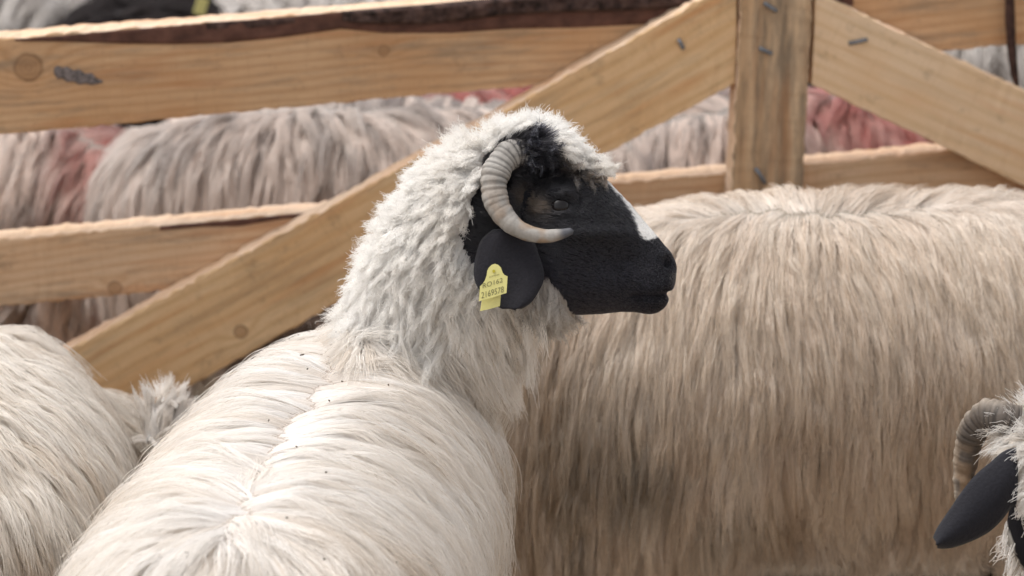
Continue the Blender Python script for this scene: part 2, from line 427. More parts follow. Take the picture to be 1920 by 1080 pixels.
def generic_lofts(M4, head_fr, L=1.0, deep=0.0, fat=1.0, nko=(0, 0, 0)):
    """torso, legs and neck rings of a standing sheep; local x forward"""
    def W(p): return np.array(M4 @ Vector(p))
    X = nrm(W((1, 0, 0)) - W((0, 0, 0))); Y = nrm(W((0, 1, 0)) - W((0, 0, 0))); Z = np.array((0, 0, 1.0))
    rr = [(-.51, .42, .05, .06), (-.475, .425, .125, .12), (-.40, .43, .18, .165), (-.28, .432, .21, .192), (-.10, .435, .225, .205), (.08, .435, .222, .205), (.22, .44, .20, .20), (.33, .45, .16, .175), (.40, .46, .10, .12), (.43, .46, .05, .06)]
    zz = M4[2][2]
    rr = [(x, z - deep * 1.1 * sst(-.15, -.40, x), a, b + deep * .9 * sst(-.15, -.40, x)) for x, z, a, b in rr]
    tor = interp_rings([(W((x * L, 0, z - deep / 2)), Y * a * fat, Z * (b + deep / 2) * zz) for x, z, a, b in rr], 40)
    legs = []
    for x, bk in ((.22, False), (-.36, True)):
        for y in (.10, -.10):
            legs.append(interp_rings(leg_rings(W((x * L, y, .36)), W((x * L, y, 0.0)), X, bk), 18))
    nk = []
    if head_fr is not None:
        a = W((.26 * L, 0, .46)); b = head_fr.p(975, 400) + np.asarray(nko)
        d = nrm(b - a); sd_ = nrm(np.cross(d, Z)); up = np.cross(sd_, d)
        nk = interp_rings([(a, sd_ * .13, up * .14), (a * .5 + b * .5, sd_ * .10, up * .115), (b, sd_ * .075, up * .09), (b + d * .03, sd_ * .05, up * .06)], 16)
    return tor, legs, nk
def build_body(parent, tor, legs, nk, fr, voxel, colorfn, detail=False):
    bm = bmesh.new()
    loft_bm(bm, tor)
    for l in legs: loft_bm(bm, l, 16)
    if nk: loft_bm(bm, nk)
    if fr is not None: loft_bm(bm, head_rings(fr), 28, .28, 2.3)
    me = remesh(bm, voxel, 5)
    me.name = 'body'
    if fr is not None and detail:
        S = surf(me); set_co(me, shape_face(S['V'], S['N'], fr))
    S = surf(me)
    set_col(me, colorfn(S['V']))
    me.materials.append(M_SKIN)
    o = link('body', me, parent)
    # the mesh was made in world space: o keeps an identity world matrix through matrix_parent_inverse
    return o, S
def hornless_ears(parent, fr, sides=(1, -1), droop=.75):
    for sg in sides:
        base_t, base_b = fr.p(955, 400, sg * .06), fr.p(985, 440, sg * .06)
        out = nrm(fr.ey * sg * (1 - droop) - fr.ez * droop - fr.ex * .15); rows = []
        for k, wd in enumerate((.018, .030, .038, .042, .040, .032, .018, .006)):
            c = (base_t + base_b) / 2 + fr.ey * sg * .02 + out * .125 * k / 7
            rows.append((c - fr.ex * wd, c + fr.ex * wd))
        ear_part(parent, rows, lambda u, v: fr.ey * sg * .012 * (1 - (2 * u - 1) ** 2))

def cam_dens(S, extra=None, low=.45):
    vis = ((S['N'] * nrm(CAM - S['V'])).sum(1) > -.25)
    d = np.where(vis, 1.0, low)
    return d if extra is None else d * extra

# ================================================================== GROUND
gm, t, out = new_mat('trampled_earth')
b = t.nodes.new('ShaderNodeBsdfPrincipled'); b.inputs['Roughness'].default_value = .95
tc = t.nodes.new('ShaderNodeTexCoord'); n1 = t.nodes.new('ShaderNodeTexNoise'); n1.inputs['Scale'].default_value = 9; n1.inputs['Detail'].default_value = 9
cr = t.nodes.new('ShaderNodeValToRGB'); cr.color_ramp.elements[0].color = (.20, .15, .105, 1); cr.color_ramp.elements[1].color = (.40, .32, .235, 1); cr.color_ramp.elements[0].position = .35; cr.color_ramp.elements[1].position = .7
bp = t.nodes.new('ShaderNodeBump'); bp.inputs['Distance'].default_value = .03; bp.inputs['Strength'].default_value = .8
t.links.new(tc.outputs['Object'], n1.inputs['Vector']); t.links.new(n1.outputs['Fac'], cr.inputs[0]); t.links.new(cr.outputs[0], b.inputs['Base Color'])
t.links.new(n1.outputs['Fac'], bp.inputs['Height']); t.links.new(bp.outputs[0], b.inputs['Normal']); t.links.new(b.outputs[0], out.inputs[0])
rng = np.random.default_rng(4)
g_ = np.linspace(-5, 5, 61); gv = [(x, y + 2, 0 if max(abs(x), abs(y)) > 4.9 else -.02 * float(vnoise(np.array((x, y, 0.)), 2.2, 1))) for y in g_ for x in g_]
gf = [(j * 61 + i, j * 61 + i + 1, (j + 1) * 61 + i + 1, (j + 1) * 61 + i) for j in range(60) for i in range(60)]
n0 = len(gv); gv += [(-900, -900, 0), (900, -900, 0), (900, 900, 0), (-900, 900, 0)]
c4 = [0, 60, 60 * 61 + 60, 60 * 61]
for a in range(4): pass
edge = [list(range(0, 61)), [j * 61 + 60 for j in range(61)], [60 * 61 + i for i in range(60, -1, -1)], [j * 61 for j in range(60, -1, -1)]]
for k in range(4): gf.append((n0 + k, n0 + (k + 1) % 4, *reversed(edge[k])))
go = link('ground', mesh_pydata('ground', gv, gf, gm)); tag(go, kind='structure')

# ================================================================== FENCE
PHI = math.radians(9.0); FO = at(960, 300, 5.02); FX = np.array((math.cos(PHI), math.sin(PHI), 0)); FN = np.array((math.sin(PHI), -math.cos(PHI), 0))
def onplane(px, py, off=0.0):
    """photo pixel -> (s, z) on the fence plane moved 'off' metres towards the camera"""
    d = FW + (px - 960) / FPX * RT + (540 - py) / FPX * UP; o = FO + FN * off
    k = ((o - CAM) @ FN) / (d @ FN); p = CAM + d * k
    return np.array(((p - FO) @ FX, p[2]))
def wood_mat(name, seed, light=(.58, .385, .20), dark=(.40, .235, .105), stain=.35, knots=(), grey=(.20, .165, .125), ringscale=1.0, dirt=.5, st0=.50):
    m, t, out = new_mat(name); N_ = t.nodes.new; Lk = t.links.new
    tc = N_('ShaderNodeTexCoord'); sep = N_('ShaderNodeSeparateXYZ'); Lk(tc.outputs['Object'], sep.inputs[0])
    def math_(op, a, b=None, c=None):
        n = N_('ShaderNodeMath'); n.operation = op
        for i, v in enumerate((a, b, c)):
            if v is None: continue
            if isinstance(v, (int, float)): n.inputs[i].default_value = v
            else: Lk(v, n.inputs[i])
        return n.outputs[0]
    def noise(sx, sy, sz, scale, detail=4, rough=.55, off=0.0):
        cb = N_('ShaderNodeCombineXYZ')
        Lk(math_('MULTIPLY', sep.outputs[0], sx), cb.inputs[0]); Lk(math_('MULTIPLY', sep.outputs[1], sy), cb.inputs[1]); Lk(math_('MULTIPLY_ADD', sep.outputs[2], sz, off + seed * 7.3), cb.inputs[2])
        n = N_('ShaderNodeTexNoise'); n.inputs['Scale'].default_value = scale; n.inputs['Detail'].default_value = detail; n.inputs['Roughness'].default_value = rough
        Lk(cb.outputs[0], n.inputs['Vector']); return n.outputs['Fac']
    # ring coordinate: width position bent by slow noise and pushed round the knots
    ringc = math_('ADD', math_('MULTIPLY', sep.outputs[2], 1.0), math_('MULTIPLY', noise(.22, 1, .5, 2.6, 2), .20))
    ringc = math_('ADD', ringc, math_('MULTIPLY', math_('MULTIPLY', noise(.4, 1, 3, 6, 2, off=3), sep.outputs[1]), .8))
    knotm = rimm = None
    for (kx, kz, kr) in knots:
        dx = math_('SUBTRACT', sep.outputs[0], kx); dz = math_('SUBTRACT', sep.outputs[2], kz)
        d2 = math_('ADD', math_('MULTIPLY', math_('MULTIPLY', dx, dx), .45), math_('MULTIPLY', dz, dz))
        ex = math_('POWER', 2.718, math_('MULTIPLY', d2, -1.0 / (kr * kr * 3.2)))
        ringc = math_('ADD', ringc, math_('MULTIPLY', ex, kr * 2.1))
        d_ = math_('SQRT', math_('ADD', math_('MULTIPLY', dx, dx), math_('MULTIPLY', dz, dz)))
        d_ = math_('ADD', d_, math_('MULTIPLY', noise(1, 1, 1, 60, 2), kr * .35))
        k1 = N_('ShaderNodeMapRange'); k1.interpolation_type = 'SMOOTHSTEP'; k1.inputs['From Min'].default_value = kr * 1.25; k1.inputs['From Max'].default_value = kr * .95
        Lk(d_, k1.inputs['Value'])
        rim = math_('POWER', 2.718, math_('MULTIPLY', math_('POWER', math_('DIVIDE', math_('SUBTRACT', d_, kr * 1.12), kr * .13), 2.0), -1.0))
        inn = math_('MULTIPLY', math_('MULTIPLY_ADD', math_('SINE', math_('MULTIPLY', d_, 38.0 / kr * .5)), .5, .5), math_('MULTIPLY', k1.outputs[0], .32))
        rim = math_('MULTIPLY', math_('MAXIMUM', rim, inn), math_('MULTIPLY_ADD', noise(1, 1, 1, 35, 2, off=17), 1.6, -.25))
        rimm = rim if knotm is None else math_('MAXIMUM', rimm, rim)
        knotm = k1.outputs[0] if knotm is None else math_('MAXIMUM', knotm, k1.outputs[0])
    wv = math_('SINE', math_('MULTIPLY_ADD', noise(.5, 2, 6, 9, 2, off=40), 5.0, math_('MULTIPLY', ringc, 330 * ringscale)))
    wv = math_('MULTIPLY_ADD', wv, .5, .5); wv = math_('POWER', wv, 2.2)
    fib = noise(3, 60, 90, 6, 4, .65, 5)
    gr = math_('ADD', math_('MULTIPLY', wv, .27), math_('MULTIPLY', fib, .74))
    r1 = N_('ShaderNodeValToRGB'); r1.color_ramp.elements[0].position = .22; r1.color_ramp.elements[1].position = .78
    r1.color_ramp.elements[0].color = (*light, 1); r1.color_ramp.elements[1].color = (*dark, 1); Lk(gr, r1.inputs[0])
    def mixin(fac, a, col):
        x = N_('ShaderNodeMix'); x.data_type = 'RGBA'; Lk(fac, x.inputs[0]); Lk(a, x.inputs[6])
        x.inputs[7].default_value = (*col, 1); return x.outputs[2]
    big = noise(1, 1, 2.2, 3.2, 3, .5, 9)
    mr = N_('ShaderNodeMapRange'); mr.inputs['From Min'].default_value = .42; mr.inputs['From Max'].default_value = .68; mr.inputs['To Max'].default_value = .55; Lk(big, mr.inputs['Value'])
    c = mixin(mr.outputs[0], r1.outputs[0], tuple(x * f for x, f in zip(dark, (1.1, .98, .85))))
    st = noise(1.2, 8, 9, 3.4, 6, .68, 14)
    ms = N_('ShaderNodeMapRange'); ms.inputs['From Min'].default_value = st0; ms.inputs['From Max'].default_value = st0 + .16; ms.inputs['To Max'].default_value = stain; Lk(st, ms.inputs['Value'])
    c = mixin(ms.outputs[0], c, grey)
    sp = noise(1.0, 1.5, 1.5, 130, 2, .5, 22)
    mp = N_('ShaderNodeMapRange'); mp.inputs['From Min'].default_value = .66; mp.inputs['From Max'].default_value = .74; mp.inputs['To Max'].default_value = dirt; Lk(sp, mp.inputs['Value'])
    c = mixin(mp.outputs[0], c, (.20, .11, .055))
    mu = noise(2.2, 2.2, 2.6, 7, 8, .72, 61)
    mz = N_('ShaderNodeMapRange'); mz.inputs['From Min'].default_value = .57; mz.inputs['From Max'].default_value = .70; mz.inputs['To Max'].default_value = .42; Lk(mu, mz.inputs['Value'])
    c = mixin(mz.outputs[0], c, (.17, .115, .07))
    saw = noise(55, 2, 2.5, 3.2, 3, .6, 70)
    mw = N_('ShaderNodeMapRange'); mw.inputs['From Min'].default_value = .55; mw.inputs['From Max'].default_value = .75; mw.inputs['To Max'].default_value = .28; Lk(saw, mw.inputs['Value'])
    c = mixin(mw.outputs[0], c, tuple(x * .8 for x in dark))
    rs_ = noise(.5, 4, 5, 5, 4, .6, 50)
    mq = N_('ShaderNodeMapRange'); mq.inputs['From Min'].default_value = .54; mq.inputs['From Max'].default_value = .68; mq.inputs['To Max'].default_value = .55; Lk(rs_, mq.inputs['Value'])
    c = mixin(mq.outputs[0], c, tuple(x * f for x, f in zip(dark, (.98, .72, .55))))
    if knotm is not None:
        kf = math_('MULTIPLY', knotm, .5); c = mixin(kf, c, (.33, .175, .08))
        c = mixin(rimm, c, (.13, .065, .032))
    bs = N_('ShaderNodeBsdfPrincipled'); bs.inputs['Roughness'].default_value = .78; bs.inputs['Specular IOR Level'].default_value = .25
    Lk(c, bs.inputs['Base Color'])
    bm_ = N_('ShaderNodeBump'); bm_.inputs['Strength'].default_value = .35; bm_.inputs['Distance'].default_value = .002
    Lk(math_('ADD', gr, math_('MULTIPLY', noise(4, 70, 70, 5, 3, .6, 31), .8)), bm_.inputs['Height']); Lk(bm_.outputs[0], bs.inputs['Normal']); Lk(bs.outputs[0], out.inputs[0])
    return m
M_SUNLIT_EDGE = wood_mat('sunlit_edge_wood', 8, (0.741, 0.567, 0.434), (0.640, 0.455, 0.302), .1, (), (.4, .3, .2), .8, .3)  # paler wood: sunlight on the board edges put into the colour
fence = empty('wooden_fence', tuple(FO * np.array((1, 1, 0))))
tag(fence, 'sheep pen fence of rough sawn pale timber boards with diagonal braces', 'fence')
def board(name, a, b, width, thick, off, mat, skew0=0.0, skew1=0.0, label=None, seed=0, rough=.0012):
    """a, b: (s,z) of the centre line ends on the fence plane; front face at 'off', body behind it"""
    a, b = np.asarray(a, float), np.asarray(b, float); L = np.linalg.norm(b - a); ux = (b - a) / L
    X = FX * ux[0] + np.array((0, 0, 1.0)) * ux[1]; Zv = -FX * ux[1] + np.array((0, 0, 1.0)) * ux[0]; Y = -FN
    mid = (a + b) / 2; O = FO * np.array((1, 1, 0)) + FX * mid[0] + np.array((0, 0, mid[1])) + FN * off
    Mx = Matrix(((X[0], Y[0], Zv[0], O[0]), (X[1], Y[1], Zv[1], O[1]), (X[2], Y[2], Zv[2], O[2]), (0, 0, 0, 1)))
    n = max(8, int(L / .012)); rng = np.random.default_rng(seed + 3); c = .0022; hw = width / 2
    prof = [(0, -hw + c), (0, 0), (0, hw - c), (c, hw), (thick / 2, hw), (thick - c, hw), (thick, hw - c), (thick, 0), (thick, -hw + c), (thick - c, -hw), (thick / 2, -hw), (c, -hw)]
    m = len(prof); V = []; wav = [rng.random() * 6, rng.random() * 6]
    for i in range(n + 1):
        t = i / n; x0 = -L / 2 + L * t
        for k, (y, z) in enumerate(prof):
            sk = (skew0 * (1 - t) + skew1 * t) * z
            jz = (.0022 * math.sin(x0 * 4 + wav[0]) + .0005 * math.sin(x0 * 19 + wav[1])) * (1 if z > 0 else -.8 if z < 0 else 0)
            V.append((x0 + sk + (rng.normal() * .0012 if i in (0, n) else 0), y + rng.normal() * rough * .4 * (abs(z) > hw - .01), z + jz + rng.normal() * rough * (abs(z) > hw - .01)))
    F = [(i * m + k, (i + 1) * m + k, (i + 1) * m + (k + 1) % m, i * m + (k + 1) % m) for i in range(n) for k in range(m)]
    F += [tuple(range(m)), tuple(n * m + k for k in reversed(range(m)))]
    me = mesh_pydata(name, V, F, mat, smooth=False); me.materials.append(M_SUNLIT_EDGE)
    bm = bmesh.new(); bm.from_mesh(me); bmesh.ops.recalc_face_normals(bm, faces=bm.faces[:]); bm.to_mesh(me); bm.free()
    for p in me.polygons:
        if abs(p.normal.z) > .8: p.material_index = 1  # long edges, upper and lower, get the painted-in sunlight
    o = link(name, me, fence); o.matrix_world = Mx
    if label: o['label'] = label
    return o, L
def rail_from(px0, pt0, pb0, px1, pt1, pb1, s0, s1, off=0.0):
    """front face top and bottom edge pixels at two columns -> centre line stretched to s0..s1 and the width"""
    T0_, B0_ = onplane(px0, pt0, off), onplane(px0, pb0, off); T1_, B1_ = onplane(px1, pt1, off), onplane(px1, pb1, off)
    c0, c1 = (T0_ + B0_) / 2, (T1_ + B1_) / 2; k = (c1[1] - c0[1]) / (c1[0] - c0[0])
    return (s0, c0[1] + k * (s0 - c0[0])), (s1, c0[1] + k * (s1 - c0[0])), ((T0_[1] - B0_[1]) + (T1_[1] - B1_[1])) / 2
a, b_, wd = rail_from(0, 75, 250, 900, -2, 172, -1.75, 1.85)
TOPC = (a, b_, wd)
Lt = math.hypot(b_[0] - a[0], b_[1] - a[1])
def local_on(a, b, px, py, off):
    q = onplane(px, py, off); a = np.asarray(a); b = np.asarray(b); u = (b - a) / np.linalg.norm(b - a); dlt = q - (a + b) / 2
    return float(dlt @ u), float(dlt @ np.array((-u[1], u[0])))
k1 = local_on(a, b_, 53, 126, 0); k2 = local_on(a, b_, 720, 95, 0); k3 = local_on(a, b_, 340, 165, 0)
rail_top, _ = board('rail', a, b_, wd, .068, 0.0, wood_mat('pine_top_rail', 1, (0.640, 0.415, 0.243), (0.446, 0.256, 0.127), .55, [(*k1, .024), (*k2, .010)]), seed=1)
a2, b2, wd2 = rail_from(0, 453, 573, 320, 423, 542, -1.75, 1.85)
q0 = onplane(0, 453); q1 = onplane(1773, 285); q0b = onplane(0, 573)
wd2 = q0[1] - q0b[1]; k_ = (q1[1] - q0[1]) / (q1[0] - q0[0]); f_ = lambda s: q0[1] + k_ * (s - q0[0]) - wd2 / 2
a2, b2 = (-1.75, f_(-1.75)), (1.85, f_(1.85))
kk = local_on(a2, b2, 215, 540, 0)
rail_mid, _ = board('rail', a2, b2, wd2, .068, 0.0, wood_mat('pine_middle_rail', 2, (0.673, 0.476, 0.315), (0.503, 0.312, 0.176), .55, [(*kk, .012)], (.17, .135, .10)), seed=2)
f3 = lambda s: f_(s) - .36
board('rail', (-1.75, f3(-1.75)), (1.85, f3(1.85)), .14, .05, 0.0, wood_mat('pine_low_rail', 5, stain=.6), seed=7)
# post
pt = (onplane(1390, 0, .054) + onplane(1521, 0, .054)) / 2; pb = (onplane(1368, 335, .054) + onplane(1512, 335, .054)) / 2
pw = (onplane(1518, 170, .054) - onplane(1380, 170, .054))[0]
dirp = (pt - pb) / np.linalg.norm(pt - pb); p_lo = pb + dirp * (-.005 - pb[1]) / dirp[1]; p_hi = pt + dirp * .10
M_POST = wood_mat('weathered_post', 3, (0.606, 0.437, 0.282), (0.435, 0.285, 0.164), .72, (), (.125, .10, .075), .5, .7, .43)
board('post', p_lo, p_hi, pw, .052, .054, M_POST, seed=3)
for s_ in (-1.70, 1.80):
    board('post', (s_, 0), (s_, 1.0), .13, .052, .054, M_POST, seed=9)
# braces; their ends are sawn upright against the post
BO = .047
def brace(t0, t1, b0, b1, s_end0, s_end1, mat, seed, upright_end):
    Ta, Tb, Ba, Bb = onplane(*t0, BO), onplane(*t1, BO), onplane(*b0, BO), onplane(*b1, BO)
    u = (Tb - Ta) / np.linalg.norm(Tb - Ta); u2 = (Bb - Ba) / np.linalg.norm(Bb - Ba); u = (u + u2); u /= np.linalg.norm(u); nrm_ = np.array((-u[1], u[0]))
    w_ = ((Ta - Ba) @ nrm_ + (Tb - Bb) @ nrm_) / 2; c = (Ta + Tb + Ba + Bb) / 4
    A = c + u * (s_end0 - c[0]) / u[0]; B = c + u * (s_end1 - c[0]) / u[0]; tn = u[1] / u[0]
    sk = -(-tn)          # shear that keeps an upright cut
    return board('brace', A, B, w_, .045, BO, mat, skew0=(tn if upright_end == 0 else 0), skew1=(tn if upright_end == 1 else 0), seed=seed), A, B
sl = onplane(1381, 80, BO)[0] - .002; sr = onplane(1524, 90, BO)[0] + .002
ka = wood_mat('pine_brace', 4, (0.741, 0.522, 0.308), (0.560, 0.347, 0.170), .35, [(-.22, -.040, .012)], (.19, .15, .105), .7)
(bl, Lb), Abl, Bbl = brace((130, 655), (1250, 38), (340, 735), (1375, 155), onplane(80, 690, BO)[0] - .18, sl, ka, 4, 1)
kb = wood_mat('pale_pine_brace', 6, (0.785, 0.589, 0.407), (0.640, 0.438, 0.252), .12, (), (.25, .19, .13), .75, .25)
(br, Lr), Abr, Bbr = brace((1560, 0), (1920, 172), (1525, 160), (1920, 347), sr, 1.70, kb, 5, 0)
# bark left on the waney top edge of the top rail
bark_m = flat_mat('pine_bark', (.060, .036, .030), .9, .2, 0, .75, 55, 1.0)
cam_m = flat_mat('inner_bark', (.105, .048, .034), .75, .25, 0, .35, 40, .5)
def strip(name, mat, pts, lift, seed, host, rough=.004, rows=9):
    """pts: (px, upper py, lower py) along the rail; a lumpy closed sheet lying on the rail's front face"""
    P = []; m = len(pts); n = (m - 1) * 16; rng = np.random.default_rng(seed)
    xs = np.linspace(0, m - 1, n + 1); arr = np.array(pts, float)
    fx = [np.interp(xs, range(m), arr[:, j]) for j in range(3)]
    V = []
    for lay in (0, 1):
        for i in range(n + 1):
            for r in range(rows):
                v = r / (rows - 1); q = onplane(fx[0][i], fx[1][i] * (1 - v) + fx[2][i] * v, 0.0)
                ed = min(1, 6 * min(v + .12, 1 - v)) * min(1, .25 * min(i, n - i) + .05)
                pos = FX * q[0] + np.array((0, 0, q[1])) + FO * np.array((1, 1, 0))
                h = lift * ed * (.5 + .9 * float(vnoise(pos, 38, seed)) + .35 * float(vnoise(pos, 120, seed + 1))) if lay == 0 else -.001
                V.append(pos + FN * (h + .0007 if lay == 0 else h))
    k = (n + 1) * rows; F = []
    for i in range(n):
        for r in range(rows - 1):
            q = (i * rows + r, (i + 1) * rows + r, (i + 1) * rows + r + 1, i * rows + r + 1); F += [q, tuple(k + x for x in reversed(q))]
    for i in range(n):
        F += [((i + 1) * rows, i * rows, k + i * rows, k + (i + 1) * rows), (i * rows + rows - 1, (i + 1) * rows + rows - 1, k + (i + 1) * rows + rows - 1, k + i * rows + rows - 1)]
    for i in (0, n):
        for r in range(rows - 1): F.append((i * rows + r, i * rows + r + 1, k + i * rows + r + 1, k + i * rows + r))
    me = mesh_pydata(name, V, F, mat, smooth=False)
    bm = bmesh.new(); bm.from_mesh(me); bmesh.ops.recalc_face_normals(bm, faces=bm.faces[:]); bm.to_mesh(me); bm.free()
    return link(name, me, host)
inner = [(28, 73, 77), (120, 66, 78), (230, 56, 82), (330, 48, 83), (430, 40, 80), (530, 32, 70), (640, 22, 54), (720, 16, 62), (850, 4, 62), (960, -2, 54), (1080, -12, 52), (1200, -22, 46), (1300, -30, 38), (1420, -40, 30), (1600, -55, 10)]
strip('inner_bark', cam_m, inner, .003, 21, rail_top)
outer = [(640, 21, 42), (720, 14, 46), (800, 8, 48), (880, 0, 38), (960, -6, 28), (1060, -16, 24), (1180, -26, 22), (1300, -36, 14), (1420, -46, 4), (1600, -60, -12)]
strip('bark', bark_m, outer, .014, 33, rail_top)
flake = [(380, 43, 58), (420, 40, 55), (470, 37, 54), (520, 34, 48), (560, 31, 43)]
strip('bark', bark_m, flake, .004, 40, rail_top)
strip('inner_bark', cam_m, [(300, 424, 432), (380, 417, 425), (450, 411, 424), (520, 404, 412), (575, 399, 405), (640, 393, 399)], .002, 44, rail_mid)
# grey bruise on the top rail, built as a shallow crusted scar
strip('scar', flat_mat('grey_scar', (.165, .14, .135), .9, .2, 0, .5, 160, 1.0), [(101, 128, 138), (108, 123, 148), (116, 127, 147), (126, 125, 154), (138, 132, 153), (149, 130, 159), (160, 138, 157), (172, 137, 160), (181, 147, 158), (193, 151, 155)], .003, 51, rail_top)
# loose strip of bark hanging over the top rail
bv = []; cent = [(1893, -60, .02), (1893, 0, .02), (1894, 40, .022), (1896, 80, .024), (1899, 115, .028), (1903, 145, .03), (1909, 172, .034)]
wds = [9, 9, 10, 9, 8, 7, 1.5]
hb = []
for (x, y, o), w_ in zip(cent, wds):
    for dx, do in ((-w_, .0), (0, .006), (w_, .001), (0, -.004)):
        q = onplane(x + dx, y, o + do); hb.append(FX * q[0] + np.array((0, 0, q[1])) + FO * np.array((1, 1, 0)) + FN * (o + do))
hf = [(i * 4 + k, (i + 1) * 4 + k, (i + 1) * 4 + (k + 1) % 4, i * 4 + (k + 1) % 4) for i in range(len(cent) - 1) for k in range(4)] + [(0, 1, 2, 3), tuple(24 + k for k in (3, 2, 1, 0))]
link('bark_strip', mesh_pydata('bark_strip', hb, hf, flat_mat('dry_bark', (.050, .026, .020), .85, .2, 0, .5, 90, .8)), rail_top)
# bent nails
def nail(px, py, ang, ln, off, host):
    q = onplane(px, py, off); O = FO * np.array((1, 1, 0)) + FX * q[0] + np.array((0, 0, q[1])) + FN * (off + .0035)
    dv = FX * math.cos(ang) + np.array((0, 0, 1.0)) * math.sin(ang); r = .0036; V = []; th = np.linspace(0, 6.283, 9)[:-1]
    st = [(-.5, -.006, .9), (-.46, -.001, 1.0), (-.2, .001, 1), (.2, .002, 1), (.44, .002, 1), (.5, .002, .55)]
    for s_, o, k in st:
        for a_ in th:
            V.append(O + dv * ln * s_ + FN * (o + r * k * math.sin(a_)) + np.cross(dv, FN) * r * k * math.cos(a_))
    F = [(i * 8 + k, i * 8 + (k + 1) % 8, (i + 1) * 8 + (k + 1) % 8, (i + 1) * 8 + k) for i in range(len(st) - 1) for k in range(8)] + [tuple(range(7, -1, -1)), tuple(40 + k for k in range(8))]
    link('nail', mesh_pydata('nail', V, F, M_STEEL), host)
post_o = [o for o in fence.children if o.name.startswith('post')][0]
nail(1444, 13, -.60, .028, .054, post_o); nail(1435, 95, -.42, .026, .054, post_o); nail(1425, 329, -1.0, .034, .054, post_o)
nail(1276, 82, -1.1, .020, BO, bl); nail(1608, 77, .20, .034, BO, br)
print('fence', round(time.time() - T0, 1))

# ================================================================== MAIN SHEEP
FRM = Frame(at(1080, 430, 3.95), RT, UP)
def main_lofts():
    X, Z = np.array((1., 0, 0)), np.array((0, 0, 1.0))
    rr = [((-.348, -1.00, .46), .05, .06), ((-.343, -.965, .46), .135, .11), ((-.338, -.89, .45), .195, .172), ((-.325, -.76, .435), .226, .203), ((-.300, -.56, .425), .232, .213), ((-.270, -.36, .425), .225, .222),
          ((-.235, -.19, .435), .205, .222), ((-.205, -.06, .45), .165, .19), ((-.19, .03, .455), .11, .13), ((-.185, .06, .455), .05, .06)]
    tor = interp_rings([(c, X * a, Z * b) for c, a, b in rr], 44)
    legs = [interp_rings(leg_rings(p, (p[0], p[1], 0), np.array((.1, 1, 0)), bk), 18) for p, bk in (((-.44, -.80, .38), True), ((-.22, -.80, .38), True), ((-.31, -.12, .38), False), ((-.12, -.12, .38), False))]
    def nr(px, py, d, hw, dep, ang):
        c = at(px, py, d); k = d / FPX; ax = RT * math.cos(ang) + UP * math.sin(ang)
        return (c, ax * hw * k, -FW * dep)
    nk = interp_rings([nr(785, 700, 4.10, 150, .135, -.12), nr(812, 610, 4.06, 148, .120, -.22), nr(850, 520, 4.00, 140, .105, -.36), nr(885, 440, 3.97, 126, .094, -.52), nr(915, 385, 3.955, 110, .085, -.72), nr(950, 345, 3.95, 84, .075, -1.05), nr(985, 325, 3.95, 50, .05, -1.2)], 26)
    return tor, legs, nk
def crown_rings(fr):
    # wool-covered crown that overhangs the forehead
    d = [((915, 335), 40, .050), ((940, 308), 44, .064), ((978, 288), 38, .068), ((1015, 286), 32, .062), ((1043, 298), 24, .052), ((1060, 310), 18, .042), ((1072, 318), 8, .024)]
    out = []
    for i, ((x, y), r, wd) in enumerate(d):
        x2, y2 = d[min(i + 1, len(d) - 1)][0]; x1, y1 = d[max(i - 1, 0)][0]
        tv = nrm(fr.p(x2, y2) - fr.p(x1, y1)); up = np.cross(tv, fr.ey); up = up if up @ fr.ez > 0 else -up
        out.append((fr.p(x, y), fr.ey * wd, nrm(up) * r * fr.px))
    return interp_rings(out, 18)
ms = empty('sheep', (-.28, -.45, 0))
tag(ms, 'white fleeced black faced sheep with ringed horn and yellow ear tag, head turned in profile', 'sheep', 'sheep in the near pen')
MAIN_DARK = np.array((.015, .0143, .017))
def main_skin(V):
    blk = face_black(FRM, V)
    c = mixc(np.tile((.40, .345, .30), (len(V), 1)), np.tile(MAIN_DARK * .8, (len(V), 1)), blk.astype(float))
    low = V[:, 2] < .20
    c[low] = (.03, .028, .027)
    bz = blaze(FRM, V) & blk; c[bz] = (.78, .75, .71)
    return c
tor, legs, nk = main_lofts()
bm = bmesh.new(); loft_bm(bm, tor)
for l in legs: loft_bm(bm, l, 16)
loft_bm(bm, nk); loft_bm(bm, head_rings(FRM), 28, .30, 2.3); loft_bm(bm, crown_rings(FRM), 24)
me = remesh(bm, .0045, 5); me.name = 'body'
S = surf(me); V2 = shape_face(S['V'], S['N'], FRM); set_co(me, V2); 
sp0, sp1 = at(455, 930, 3.43), at(610, 650, 3.95)
tvm = nrm((sp1 - sp0) * np.array((1, 1, 0))); lvm = np.array((tvm[1], -tvm[0], 0))
al_ = (V2 - sp0) @ tvm; s_ = (V2 - sp0) @ lvm + .022 * np.sin(al_ * 7.5 + .4)
gk = np.exp(-(s_ / .024) ** 2) * sst(-.06, .02, al_) * sst(.75, .6, al_) * (V2[:, 2] > .45) * (V2[:, 2] < .70); V2 = V2 - np.array((0, 0, .005)) * gk[:, None]
set_co(me, V2); MS = surf(me); set_col(me, main_skin(MS['V'])); me.materials.append(M_SKIN)
link('body', me, ms)
print('main body', len(me.vertices), round(time.time() - T0, 1))
V, N = MS['V'], MS['N']
blkV = face_black(FRM, V)
hx, hy, hw_ = FRM.inv(V)
neckV = (V[:, 2] > .675 + .03 * sst(-.20, -.06, V[:, 0]) + .05 * (vnoise(V, 9, 4) - .5)) & (V[:, 1] > -.42)
legV = V[:, 2] < .20
torV = ((V[:, 2] < .735 + .03 * sst(-.20, -.06, V[:, 0]) + .03 * (vnoise(V, 15, 44) - .5)) | (V[:, 1] < -.42)) & ~legV & ~blkV & (hx < 1000)
